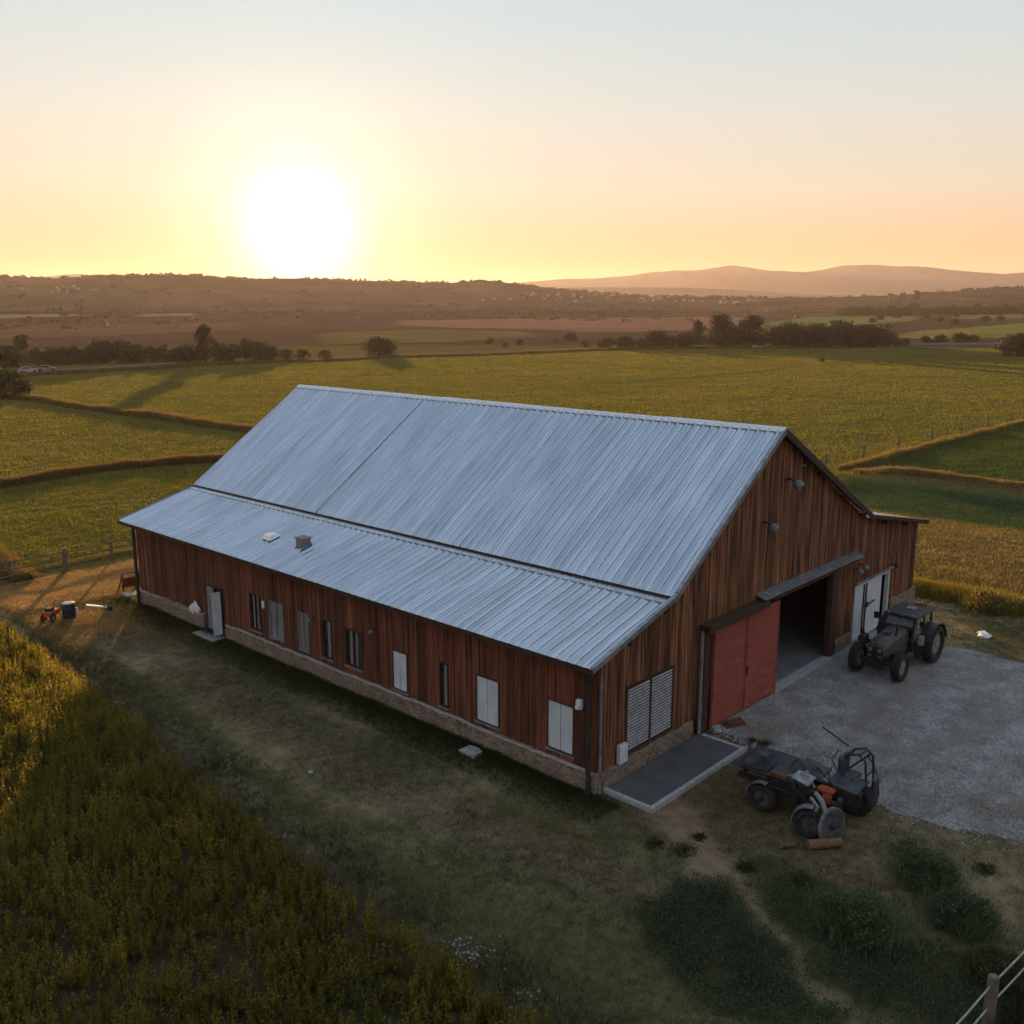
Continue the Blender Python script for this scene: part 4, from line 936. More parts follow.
mb = MB(); mb.tube([(3.3, -4.35, 1.15), (3.35, -4.5, 1.38), (3.2, -4.75, 1.32), (3.15, -4.9, 1.15)], .035, 6); mp(mb, 'bent_pipe', M_RUST)
mb = MB(); mb.tube([(2.6, -4.55, 1.12), (2.9, -5.0, 1.32), (2.75, -5.3, 1.0)], .03, 6); mp(mb, 'bent_pipe', M_STEEL)
mb = MB(); mb.bbox(2.72, 3.02, -5.80, -5.35, .96, 1.05, .03); mb.box(2.58, 2.68, -5.82, -5.6, .78, 1.0, rot=Matrix.Rotation(R(20), 3, 'Y')); mp(mb, 'front_cowl', M_ORANGED)
mp(warped(3.1, 3.95, -6.3, -5.45, 1.0, .07, .06, .05, 19, .05), 'bonnet', M_DULL)
mb = MB(); mb.bbox(3.15, 3.85, -6.1, -5.5, .60, 1.0, .04); mp(mb, 'engine', M_IRON)
mb = MB(); mb.tube([(2.5, -5.45, 1.0), (2.3, -5.72, .95), (2.14, -5.95, .70), (2.16, -6.08, .45)], [.06, .07, .06, .05], 8); mb.tube([(2.35, -5.4, .9), (2.12, -5.7, .85), (2.0, -5.6, .45)], .05, 8); mp(mb, 'steering_fork', M_GREYP)
mb = MB(); mb.bbox(2.55, 2.95, -5.42, -5.02, .72, .98, .04); mp(mb, 'gearbox', M_IRON)
mb = MB()      # roll cage, bent
for s, x in ((0, 3.88), (1, 4.38)):
    mb.tube([(x, -5.48, .95), (x-.02, -5.52, 1.4), (x+.02, -5.66, 1.66), (x+.05, -5.95, 1.76), (x+.04, -6.16, 1.62), (x, -6.22, 1.2), (x+.02, -6.25, .7)], .032, 8)
mb.tube([(3.88, -5.6, 1.60), (4.42, -5.62, 1.62)], .03, 8); mb.tube([(3.92, -6.0, 1.76), (4.42, -6.0, 1.76)], .03, 8); mb.tube([(3.87, -5.5, 1.25), (4.38, -5.5, 1.25)], .028, 8); mb.tube([(4.38, -5.5, 1.0), (4.43, -6.1, 1.65)], .026, 8)
mb.tube([(3.88, -6.22, 1.2), (4.38, -6.2, 1.22)], .026, 8); mb.tube([(4.38, -6.24, .2), (4.38, -6.25, 1.0)], .04, 8); mp(mb, 'roll_cage', M_BLACK)
mb = MB(); mb.bbox(3.7, 4.25, -5.62, -5.48, 1.05, 1.62, .04); mb.bbox(3.7, 4.3, -5.95, -5.5, .98, 1.10, .04); mp(mb, 'seat', M_DULL)
mb = MB(); mb.bbox(4.05, 4.40, -6.42, -6.3, .3, 1.1, .04); mp(mb, 'side_panel', M_DULL)
for q, r_ in (([(2.5, -5.3, .9), (2.3, -5.1, 1.15), (2.55, -4.8, 1.2), (2.45, -4.5, .95)], .018), ([(3.1, -5.7, 1.05), (3.0, -5.4, 1.35), (3.35, -5.1, 1.3), (3.5, -4.9, 1.12)], .02), ([(3.9, -5.4, 1.1), (3.75, -5.3, 1.45), (4.05, -5.35, 1.66)], .018),
             ([(4.40, -6.0, 1.6), (4.55, -6.15, 1.3), (4.46, -6.35, .9), (4.3, -6.45, .6)], .02), ([(2.7, -3.3, .6), (2.55, -3.8, .5), (2.65, -4.4, .55), (2.6, -5.0, .6)], .02), ([(3.6, -5.95, 1.1), (3.65, -5.8, 1.4), (3.8, -5.65, 1.35)], .016)):
    mb = MB(); mb.tube(q, r_, 5); mp(mb, 'hose', M_BLACK)
for q in ((2.75, -6.02, .9), (3.35, -6.3, .95)):
    mb = MB(); mb.lathe([(-.06, .05), (0, .085), (.03, .075)], q, (-.35, -.9, 0), 12); mp(mb, 'headlight', M_DULL0)
mb = MB(); mb.tube([(3.05, -5.62, 1.05), (3.1, -5.5, 1.42)], .022, 6); mb.tube([(2.75, -5.55, 1.40), (3.1, -5.5, 1.44), (3.45, -5.45, 1.40)], .02, 6); mp(mb, 'handlebar', M_IRON)
mb = MB(); mb.tube([(4.35, -5.5, 1.7), (4.28, -5.05, 1.95), (4.25, -4.75, 2.08)], .026, 6); mp(mb, 'lever', M_BLACK)

# ------------------------------------------------------------------ loose things
def hz_(x, y): return float(H(x, y))
lg = MB(); lg.tube([(1.42, -5.82, .13), (1.75, -6.1, .14), (2.12, -6.38, .13)], [.13, .125, .115], 12); tag(lg.build('log', M_LOG), 'brown sawn log lying below the derelict buggy', 'log')
lg = MB(); lg.tube([(.90, -5.28, .05), (1.08, -5.36, .10), (1.25, -5.50, .08), (1.36, -5.52, .11)], [.035, .075, .065, .03], 9); lg.tube([(1.08, -5.36, .10), (1.0, -5.52, .14)], [.03, .012], 6); tag(lg.build('branch', M_BARK2), 'short broken branch lying left of the sawn log', 'branch')
mb = MB(); mb.add([(6.35, -.55, .03), (7.1, -.9, .03), (7.45, -.45, .03), (6.8, -.22, .03), (6.35, -.55, .06), (7.1, -.9, .05), (7.45, -.45, .08), (6.8, -.22, .06)], [(3, 2, 1, 0), (4, 5, 6, 7), (0, 1, 5, 4), (1, 2, 6, 5), (2, 3, 7, 6), (3, 0, 4, 7)]); mb.tube([(6.6, -.3, .07), (6.5, -.55, .16), (6.95, -.7, .08)], .03, 6)
tag(mb.build('scrap_plate', M_RUST), 'rusty scrap plate on the gravel before the red door', 'scrap')
for k, (x, y, r_) in enumerate(((5.95, -.42, .20), (6.2, -.30, .14))):
    mb = MB(); mb.ico((x, y, .08), r_, .3, (1, 1, .7)); tag(mb.build('stone', M_STONE), ('largest pale stone at the foot of the red sliding door', 'smaller pale stone beside the rusty scrap plate')[k], 'stone')
mb = MB(); mb.box(-.85, -.42, 4.05, 4.68, .0, .13, jit=.04); mb.box(-.75, -.48, 4.15, 4.55, .11, .2, jit=.04); tag(mb.build('stone_slab', M_KERB), 'pale broken stone slab in the grass under the windows', 'slab')
mb = MB()
for t in range(5): mb.ico((-.11-random.uniform(0, .03), 21.75+.12*t, .85+.10*math.sin(t*1.4)), .20, .25, (.45, 1, 1.1+.3*(t % 2)))
tag(mb.build('sack', M_WHITE), 'crumpled white sack on the plinth ledge by the side door', 'sack')
mb = MB(); mb.ico((21.9, -3.9, hz_(21.9, -3.9)+.06), .42, .25, (1, .7, .3)); mb.ico((22.15, -3.75, hz_(21.9, -3.9)+.08), .22, .3, (1, 1, .5)); tag(mb.build('sack', M_WHITE), 'flat white sack on the grass behind the tractor', 'sack')
def stone_at(x, y, r_, lab):
    mb = MB(); mb.ico((x, y, hz_(x, y)+r_*.25), r_, .3, (1, 1, .7)); tag(mb.build('stone', M_STONE), lab, 'stone')
q = at(311, 774); stone_at(q[0], q[1], .10, 'lone pale stone on the shaded lawn')
# pale sacks and a crate just inside the doorway
mb = MB()
for t in range(4): mb.ico((14.1+.3*t, 2.6+.12*math.sin(t*2), .17+.1*(t % 2)), .34, .2, (1, .8, .7))
tag(mb.build('sack_heap', M_SACK), 'pale heap of sacks inside the open barn doorway', 'sacks')
mb = MB(); 
for z in (.05, .22, .39, .56): mb.box(11.6, 12.8, 3.98, 4.02, z, z+.13); mb.box(11.6, 12.8, 4.98, 5.02, z, z+.13); mb.box(11.6, 11.64, 4.02, 4.98, z, z+.13); mb.box(12.76, 12.8, 4.02, 4.98, z, z+.13)
for x in (11.65, 12.7):
    for y in (4.03, 4.93): mb.box(x, x+.05, y, y+.05, .04, .70)
mb.box(11.64, 12.76, 4.02, 4.98, .036, .05); tag(mb.build('crate', M_FENCE), 'slatted wooden crate in the dark inside the doorway', 'crate')

# orange garden tractor and drum on the sunlit track at the left
bk = empty('garden_cart', (-4.05, 27.45, hz_(-4.05, 27.45)), 'small orange two wheeled cart on the sunlit track', 'cart', rz=R(35))
bk.scale = (.85, .85, .85)
wheel(bk, (-.32, -.26, .24), .25, .10, lugs=8); wheel(bk, (-.32, .26, .24), .25, .10, lugs=8)
mb = MB(); mb.bbox(-.45, .45, -.22, .22, .32, .56, .04); mb.build('body', M_ORANGE, bk)
mb = MB(); mb.bbox(-.35, .05, -.18, .18, .56, .74, .05); mb.build('engine_cover', M_BLACK, bk)
mb = MB(); mb.tube([(.40, -.2, .5), (.62, -.22, .82), (.78, -.22, .86)], .02, 6); mb.tube([(.40, .2, .5), (.62, .22, .82), (.78, .22, .86)], .02, 6); mb.tube([(.70, -.22, .85), (.70, .22, .85)], .02, 6); mb.build('handlebar', M_IRON, bk)
mb = MB(); mb.tube([(.4, -.15, .35), (.45, -.2, 0)], .02, 6); mb.tube([(.4, .15, .35), (.45, .2, 0)], .02, 6); mb.build('stand', M_IRON, bk)
dr = empty('drum', (-3.40, 27.2, hz_(-3.40, 27.2)), 'black upright drum with a pale lid beside the orange cart', 'drum')
mb = MB(); mb.lathe([(0, .30), (.06, .33), (.28, .34), (.31, .36), (.34, .34), (.56, .34), (.59, .36), (.62, .34), (.84, .33), (.88, .31)], (0, 0, 0), (0, 0, 1), 20); mb.build('barrel', M_BLACK, dr)
mb = MB(); mb.lathe([(.885, .32), (.93, .33), (.95, .22)], (0, 0, 0), (0, 0, 1), 20); mb.build('lid', M_STEEL, dr); dr.scale = (.85, .85, .78)
mb = MB(); mb.ico((.34, -.10, .35), .2, .25, (.5, .9, 1.6)); mb.build('hanging_cloth', M_WHITE, dr)
bd = empty('trestle', (-2.0, 27.15, hz_(-2, 27.15)), 'white plank propped on a low dark stand near the barn corner', 'plank', rz=R(-20))
mb = MB(); mb.box(-.95, .55, -.13, .13, .30, .36, rot=Matrix.Rotation(R(10), 3, 'Y')); mb.build('plank', M_WHITE, bd); bd.scale = (.62, .7, .9)
mb = MB(); mb.tube([(.3, -.2, 0), (.3, 0, .3), (.3, .2, 0)], .03, 6); mb.tube([(.6, .0, 0), (.3, 0, .28)], .03, 6); mb.build('stand', M_IRON, bd)
mb = MB(); mb.bbox(.42, .82, -.14, .14, .0, .26, .03); mb.build('weight', M_IRON, bd)
mb = MB(); mb.tube([(.25, .0, .25), (.27, .02, 1.15)], .018, 6); mb.tube([(.1, .0, 1.0), (.45, .0, 1.02)], .014, 6); mb.build('pole', M_IRON, bd)
fr = empty('hay_rake', (.45, 29.3, hz_(.45, 29.3)), 'rusty red frame standing at the far barn corner', 'implement')
mb = MB()
for x in (-.45, .45):
    mb.tube([(x, -.3, 0), (x, -.25, 1.05)], .04, 6); mb.tube([(x, .35, 0), (x, -.25, .95)], .04, 6)
for z in (.35, .75, 1.02): mb.tube([(-.5, -.26, z), (.5, -.26, z)], .035, 6)
mb.build('frame', M_RUST, fr)
mb = MB(); mb.box(-.4, .5, -.1, -.06, .3, .78, rot=Matrix.Rotation(R(14), 3, 'X')); mb.build('panel', M_RUST, fr)
mb = MB(); mb.box(-.15, .6, 28.35, 28.95, hz_(.2, 28.6)+.01, hz_(.2, 28.6)+.11, jit=.03); tag(mb.build('stone_slab', M_KERB), 'white slab lying at the far corner of the barn', 'slab')

# ------------------------------------------------------------------ fences
def fence(name, pts, hgt, rails, prad, label, rad=.045, pm=M_FENCE, rm=M_FENCE, thick=(), tilt=.02, square=True):
    o = empty(name, (pts[0][0], pts[0][1], hz_(*pts[0])), label, 'fence'); off = tuple(o.location); tops = []
    for i, (x, y) in enumerate(pts):
        z = hz_(x, y); r_ = prad*(1.9 if i in thick else 1); h = hgt*(1.12 if i in thick else 1)*random.uniform(.96, 1.05); dx, dy = random.uniform(-tilt, tilt), random.uniform(-tilt, tilt)
        mb = MB()
        mb.tube([(x, y, z-.25), (x+dx*.5, y+dy*.5, z+h*.5), (x+dx, y+dy, z+h-.02), (x+dx, y+dy, z+h)], [r_*1.05, r_, r_*.95, r_*.7], 8); mb.build('post', pm, o, off=off)
    for f in rails:
        for (x0, y0), (x1, y1) in zip(pts[:-1], pts[1:]):
            z0, z1 = hz_(x0, y0)+hgt*f+random.uniform(-.03, .03), hz_(x1, y1)+hgt*f+random.uniform(-.03, .03); mb = MB()
            mb.tube([(x0, y0, z0), ((x0+x1)/2, (y0+y1)/2, (z0+z1)/2-.03), (x1, y1, z1)], rad, 6); mb.build('rail', rm, o, off=off)
    return o
FL = [(-17.0, 33.5), (-14.2, 34.0), (-11.4, 34.5), (-8.6, 35.0), (-5.8, 35.3), (-2.75, 35.55), (-.05, 35.5), (2.6, 35.8), (5.3, 35.9), (8.0, 36.0), (10.7, 36.1), (13.4, 36.2)]
fence('rail_fence', FL, 1.12, (.30, .60, .92), .075, 'grey wooden rail fence between the track and the left fields', .042, thick=(6,))
fence('pipe_fence', [(-6.6, -10.75), (-4.4, -11.0), (-2.12, -11.22), (.4, -11.5), (2.9, -11.8)], 1.05, (.50, .93), .06, 'pale pipe rail fence in the bottom right corner', .019, pm=M_FENCE, rm=M_RAIL, thick=(2,))
FR = [(58.5, 20.2), (66, 20.0), (74, 19.8), (82, 19.5), (90, 19.2), (98, 18.9), (106, 18.6), (116, 18.2), (126, 17.9), (138, 17.5)]
fence('wire_fence', FR, 1.5, (.55, .9), .09, 'thin post fence along the edge of the darker green field', .02, tilt=.08)

# ------------------------------------------------------------------ trees
def crown_pts(rng, n, lobes):
    """points near the surfaces of several lobes, thinner inside: gaps between the lobes stay open"""
    P = []; sz = np.array([l[3]*l[4] for l in lobes]); sz = sz/sz.sum()
    for l, f in zip(lobes, sz):
        k = int(n*f); v = rng.normal(0, 1, (k, 3)); v /= np.linalg.norm(v, axis=1)[:, None]; r_ = rng.uniform(.25, 1.05, (k, 1))**.6
        r_ *= 1+.22*np.sin(v[:, :1]*5+v[:, 1:2]*7+l[0]*9)
        P.append(np.array(l[:3])+v*r_*np.array([l[3], l[3], l[4]]))
    return np.concatenate(P)
def tree_proto(seed, hgt, wid, n, leaf, col, low=.25, nl=12, taper=.6):
    rg = np.random.default_rng(seed); lobes = []
    for k in range(nl):
        z = hgt*(low+(1-low)*.9*rg.uniform(.12, 1)); f = 1-taper*max(0, (z/hgt-.45))/.55; a = rg.uniform(0, 6.28); r_ = wid*.5*f*rg.uniform(.15, .8)
        s = wid*rg.uniform(.15, .26)*(.55+.45*f); lobes.append((math.cos(a)*r_, math.sin(a)*r_, min(z, hgt-s*.8), s, s*.8))
    lobes.append((0, 0, hgt*.9, wid*.16, hgt*.1))
    P = crown_pts(rg, n, lobes); P[:, 2] = np.maximum(P[:, 2], .15)
    V, F, C = leafquads(P, leaf, rg, col, .35)
    tb = MB(); h0 = hgt*low
    tb.tube([(0, 0, -.3), (wid*.01, 0, h0*.5), (-wid*.01, wid*.01, h0), (0, 0, hgt*.6), (0, 0, hgt*.8)], [wid*.045, wid*.036, wid*.03, wid*.018, .02], 8)
    for l in lobes[:8]: tb.tube([(0, 0, min(h0*1.05, l[2]*.8)), (l[0]*.5, l[1]*.5, l[2]*.75+h0*.2), (l[0], l[1], l[2])], [wid*.016, wid*.011, .015], 5)
    return tb, (V, F, C)
PROTOS = {}
def proto(key):
    seed, hgt, wid, n, leaf, col, low, nl, taper = TREES[key]
    if key not in PROTOS:
        tb, vfc = tree_proto(seed, hgt, wid, n, leaf, col, low, nl, taper)
        PROTOS[key] = (tb, vfc, None, None)
    return PROTOS[key]
G1, G2, G3 = (.055, .050, .020), (.034, .038, .016), (.070, .056, .024)
TREES = {'broad': (11, 9, 9, 6500, .50, G2, .04, 26, .5), 'tall': (12, 10, 6.5, 5200, .48, G1, .06, 22, .65), 'round': (13, 4.5, 8, 4200, .45, G2, .0, 24, .4),
         'scrub': (14, 3.2, 5.5, 2400, .40, G3, .0, 14, .5), 'wide': (15, 6, 9.5, 5200, .48, G2, .0, 26, .4), 'loose': (16, 7, 6, 3200, .45, G1, .05, 16, .55), 'pole': (17, 11, 6.5, 1500, .55, G2, .45, 9, .4)}
def tree(key, px, py, hpx, label, group=None, name='tree', cat='tree', wf=1.0):
    p = at(px, py); s = hpx*(np.dot(p-CAM, FW))/FLEN/TREES[key][1]
    if key not in PROTOS:
        o = empty(name, p, label, cat, group); tb, (V, F, C) = tree_proto(*TREES[key])
        t = tb.build('trunk', M_BARK, o); c = np_obj('crown', V, F, M_LEAF, C, o); PROTOS[key] = o
    else:
        o = copy_tree(PROTOS[key]); o.name = name; o.location = p; o['label'] = label; o['category'] = cat
        if group: o['group'] = group
        elif 'group' in o: del o['group']
    o.rotation_euler = (0, 0, random.uniform(0, 6.28)); o.scale = (s*wf, s*wf, s)
    return o
tree('tall', 206, 364, 40, 'tallest tree of the far left row, orange in the low sun')
tree('round', 380, 355.5, 18, 'lone round dark bush beside the road beyond the barn', name='bush', cat='bush', wf=1.05)
tree('broad', 718, 347, 33, 'big dark broad tree left of its twin in the middle distance', wf=1.1)
tree('broad', 752, 347, 32, 'big dark broad tree beside the wide low grove', wf=1.15)
tree('tall', 697, 347, 27, 'slimmer tree at the left of the two big dark trees')
tree('pole', 915, 309.5, 19, 'lone tall tree standing above the far right skyline', wf=1.0)
tree('round', 1019, 356.5, 22, 'dark bush at the right edge of the big field', name='bush', cat='bush')
tree('round', 5, 398, 28, 'grey green bush at the left edge where two fields meet', name='bush', cat='bush')
tree('wide', 835, 347, 27, 'tallest tree of the low grove right of the twin trees')
tree('scrub', 822, 362, 4, 'tiny dark shrub alone in the big green field', name='shrub', cat='shrub')
tree('loose', 25, 364, 30, 'tall loose tree near the left end of the road', wf=.9)
GB = 'trees in the row behind the left road'; LB = 'dark hazy tree in the row behind the left road'
for px, py, h, k in [(-22, 369, 20, 'wide'), (-6, 368, 22, 'loose'), (8, 367, 22, 'wide'), (14, 366, 18, 'scrub'), (38, 366, 19, 'loose'), (50, 365, 18, 'wide'), (62, 365, 17, 'round'), (75, 364, 19, 'broad'), (88, 364, 15, 'round'), (106, 363.5, 24, 'wide'), (123, 363, 22, 'round'), (138, 363, 19, 'broad'), (152, 362.5, 16, 'round'), (166, 362, 18, 'loose'), (180, 362, 15, 'round'), (192, 361, 17, 'wide'), (219, 361, 18, 'round'), (232, 360.5, 17, 'wide'), (246, 360, 22, 'loose'), (259, 360, 19, 'wide'), (271, 360, 14, 'round'), (286, 359, 10, 'scrub'), (303, 358, 9, 'scrub'), (325, 358, 8, 'scrub')]:
    tree(k, px, py, h, LB, GB)
GC = 'bushes along the far edge of the big field'; LC = 'low rounded bush at the far edge of the big field'
for px, py, h, k in [(490, 344, 6, 'scrub'), (505, 347, 5, 'scrub'), (520, 345, 6, 'scrub'), (570, 341, 8, 'round'), (556, 343, 5, 'scrub'), (585, 347, 6, 'scrub'), (607, 348, 11, 'round'), (625, 348, 12, 'round'), (641, 348, 10, 'scrub'), (655, 348, 18, 'wide'), (672, 348, 12, 'scrub'), (684, 347.5, 15, 'round')]:
    tree(k, px, py, h, LC, GC, name='bush', cat='bush')
GD = 'trees of the low grove right of the twin trees'; LD = 'dark rounded tree in the low grove right of the twins'
for px, py, h, k in [(735, 347, 20, 'round'), (778, 347, 22, 'wide'), (791, 347, 24, 'round'), (805, 346.5, 21, 'wide'), (818, 347, 24, 'wide'), (850, 347, 20, 'round'), (862, 346.5, 23, 'wide'), (874, 346.5, 20, 'round'), (886, 346, 17, 'wide'), (899, 346, 7, 'scrub')]:
    tree(k, px, py, h, LD, GD)
GE = 'trees on the far right plain'; LE = 'small dark far tree on the right plain below the hills'
for i in range(46):
    px = 842+i*4.6+random.uniform(-2, 2); py = 315.5-(px-842)*.008+random.uniform(-1.2, 1.0)
    tree(random.choice(['wide', 'round', 'wide', 'loose']), px, py, random.uniform(6, 11), LE, GE)
for px, py, h in [(940, 322, 5), (955, 325, 6), (985, 322, 6), (1000, 321, 5), (888, 329, 5), (925, 318, 5), (905, 345, 6), (925, 344, 8), (940, 344, 9), (960, 343, 10), (972, 343, 8), (1000, 343, 5), (880, 320, 5), (896, 318, 6), (872, 323, 5)]:
    tree('round', px, py, h, 'small round bush among the far pale pastures at the right', 'bushes among the far pastures', name='bush', cat='bush')

# village and woods on the hills
M_HOUSE = mat('pale_house', (.22, .18, .15), (.38, .33, .29), 8, rough=.9)
hs = MB(); hs.add([(-4, -3, -1), (4, -3, -1), (4, 3, -1), (-4, 3, -1), (-4, -3, 3), (4, -3, 3), (4, 3, 3), (-4, 3, 3), (-4, 0, 5), (4, 0, 5)], [(0, 1, 5, 4), (2, 3, 7, 6), (1, 2, 6, 9, 5), (3, 0, 4, 8, 7), (4, 5, 9, 8), (6, 7, 8, 9), (3, 2, 1, 0)])
hs.add([(4.02, -.5, 0), (4.02, .5, 0), (4.02, .5, 2), (4.02, -.5, 2)], [(0, 1, 2, 3)])
hm_ = hs.build('house', M_HOUSE); first = True
dg = bpy.context.evaluated_depsgraph_get(); dg.update()
def cast(px, py):
    d = Vector(ray(px, py)).normalized(); o_ = Vector(CAM)+d*420
    ok, loc, n, i, ob, mt = SC.ray_cast(bpy.context.evaluated_depsgraph_get(), o_, d)
    while ok and ob.name.startswith('haze'):
        ok, loc, n, i, ob, mt = SC.ray_cast(bpy.context.evaluated_depsgraph_get(), loc+d*.5, d)
    return loc if ok else None
HP = [(random.gauss(600, 40), random.uniform(294, 303)) for _ in range(26)]+[(random.uniform(640, 760), random.uniform(299, 304)) for _ in range(26)]+[(random.gauss(68, 12), random.uniform(287, 293)) for _ in range(12)]+[(random.uniform(470, 560), random.uniform(292, 301)) for _ in range(8)]
for px, py in HP:
    loc = cast(px, py)
    if loc is None: continue
    o = hm_ if first else hm_.copy()
    if not first: COL.objects.link(o)
    first = False; o.location = loc; o.rotation_euler = (0, 0, random.uniform(0, 3.1)); s = random.uniform(.34, .58); o.scale = (s, s, s)
    left = px < 200
    tag(o, 'tiny pale house on the hazy left hillside' if left else 'tiny pale house of the far village under the hills', 'house', 'houses on the left hillside' if left else 'houses of the far village')
wp = []
for i in range(1500):
    th = math.radians(random.uniform(math.degrees(_ya)-52, math.degrees(_ya)+52)); d = random.choice([random.uniform(1080, 1500), random.uniform(1470, 1500), random.uniform(600, 1100)])
    x, y = CAM[0]+d*math.cos(th), CAM[1]+d*math.sin(th)
    if d < 1080 and (fbm(x, y, 220, 41) < .56): continue
    ok, loc, n, k, ob, mt = SC.ray_cast(bpy.context.evaluated_depsgraph_get(), Vector((x, y, 200)), Vector((0, 0, -1)))
    hit = Vector((x, y, 200))
    for _ in range(4):
        ok, loc, n, k, ob, mt = SC.ray_cast(bpy.context.evaluated_depsgraph_get(), hit, Vector((0, 0, -1)))
        if not ok or not ob.name.startswith('haze'): break
        hit = loc-Vector((0, 0, .5))
    if ok: wp.append((x, y, loc.z, random.uniform(1.6, 3.6)))
wp = np.array(wp); k = 12; P = np.repeat(wp[:, :3], k, 0); s = np.repeat(wp[:, 3], k)
v = rng.normal(0, 1, P.shape); v /= np.linalg.norm(v, axis=1)[:, None]; v[:, 2] = np.abs(v[:, 2])*.8; P = P+v*(s*rng.uniform(.3, 1.2, len(s)))[:, None]*np.array([1.6, 1.6, 1])
V, F, C = leafquads(P, s*1.3, rng, (.05, .042, .02), .3); tag(np_obj('distant_woods', V, F, M_LEAF, C), kind='stuff')

# two parked cars far off on the road, and a pale wall by the far pasture
def car(px, py, m, label, rz):
    p = at(px, py); o = empty('parked_car', p, label, 'car', rz=rz)
    mb = MB(); pr = [(-2.1, .35), (-2.15, .75), (-1.6, .92), (-1.1, 1.40), (.3, 1.42), (.95, .95), (2.0, .80), (2.1, .40)]; vs = [(x, s*.85, z) for s in (-1, 1) for x, z in pr]
    mb.add(vs, [tuple(range(8)), tuple(range(15, 7, -1))]+[(i, i+8, (i+1) % 8+8, (i+1) % 8) for i in range(8)]); mb.build('body', m, o)
    mb = MB(); mb.add([(x, s*.86, z) for s in (-1, 1) for x, z in ((-1.25, .95), (-1.0, 1.32), (.22, 1.34), (.7, .97))], [(0, 1, 2, 3), (7, 6, 5, 4)]+[(i, i+4, (i+1) % 4+4, (i+1) % 4) for i in range(4)]); mb.build('window', M_GLASSD, o)
    for sx in (-1.35, 1.35):
        for sy in (-.8, .8): mb = MB(); mb.lathe([(-.1, .30), (-.08, .33), (.08, .33), (.1, .30)], (sx, sy, .33), (0, 1, 0), 14); mb.build('wheel', M_RUBBER, o)
car(28, 373, M_KERB, 'pale car parked at the left end of the far road', R(-20)); car(47, 371.6, M_GREYP, 'dark grey car parked behind the pale one on the far road', R(-25))
p0 = at(862, 345.2); p1 = at(1000, 344.5); mb = MB(); d = (p1-p0)[:2]; L0 = np.linalg.norm(d); nn = np.array([-d[1], d[0]])/L0*.2
vs = []
for k in range(15):
    q = p0[:2]+d*k/14; z = hz_(*q); tz = random.uniform(.5, .9); vs += [(q[0]-nn[0], q[1]-nn[1], z-.3), (q[0]-nn[0], q[1]-nn[1], z+tz), (q[0]+nn[0], q[1]+nn[1], z+tz), (q[0]+nn[0], q[1]+nn[1], z-.3)]
mb.add(vs, [(k*4+i, k*4+(i+1) % 4, k*4+4+(i+1) % 4, k*4+4+i) for k in range(14) for i in range(4)]+[(3, 2, 1, 0), (56, 57, 58, 59)])
tag(mb.build('field_wall', M_GREYP), 'low pale stone wall at the far right edge of the field', 'wall')
p = at(755, 348); mb = MB()
for k in range(9): mb.ico((p[0]+random.uniform(-4, 4)*.7, p[1]-random.uniform(-4, 4), p[2]+.3), random.uniform(.5, .9), .3, (1, 1, .8))
tag(mb.build('stone_heap', M_STONE), 'pale heap of stones at the foot of the twin trees', 'stones')

# ------------------------------------------------------------------ grass, crop and ground cover
def scatter(n, x0, x1, y0, y1, keep):
    x = rng.uniform(x0, x1, n); y = rng.uniform(y0, y1, n); k = rng.uniform(0, 1, n) < keep(x, y); return x[k], y[k]
def on_ground(x, y, dz=-.01): return np.stack([x, y, H(x, y)+dz], 1)
def stuff(name, VFC, m=M_GRASS): return tag(np_obj(name, VFC[0], VFC[1], m, VFC[2]), kind='stuff')
def colmix(a, b, t): return np.array(a)*(1-t[:, None])+np.array(b)*t[:, None]
IN_BARN = lambda x, y: (x > -.16) & (x < W_+.14) & (y > -.14) & (y < L_+.1)

# the crop in the foreground: upright leafy spikes
def crop_keep(x, y):
    dx = x-ditch_x(y); gap = fbm(x, y, 2.2, 51)
    return np.where(dx < -.30, np.clip((gap-.12)*6, .25, 1), 0)
x, y = scatter(44000, -24, -4.5, -13, 46, crop_keep)
n1 = fbm(x, y, 3.5, 52); hh = (.46+.34*n1)*rng.uniform(.6, 1.25, len(x))*(.55+.85*vnoise(x, y, .55, 53))
P = on_ground(x, y); parts = []
base = colmix((.114, .104, .016), (.182, .136, .018), np.clip(n1*2-.5, 0, 1))
parts.append(blades(P, hh, .028, 3, .03, .18, rng, base, .15, 1))
base = base*(.7+.6*vnoise(x, y, .6, 54))[:, None]
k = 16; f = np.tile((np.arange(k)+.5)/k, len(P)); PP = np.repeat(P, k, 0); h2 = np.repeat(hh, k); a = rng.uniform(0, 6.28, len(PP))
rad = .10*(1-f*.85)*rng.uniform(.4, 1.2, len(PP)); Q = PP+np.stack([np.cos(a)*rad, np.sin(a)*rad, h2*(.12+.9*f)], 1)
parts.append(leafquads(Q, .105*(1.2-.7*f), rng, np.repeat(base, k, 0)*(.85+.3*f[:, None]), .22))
stuff('crop', join(parts))

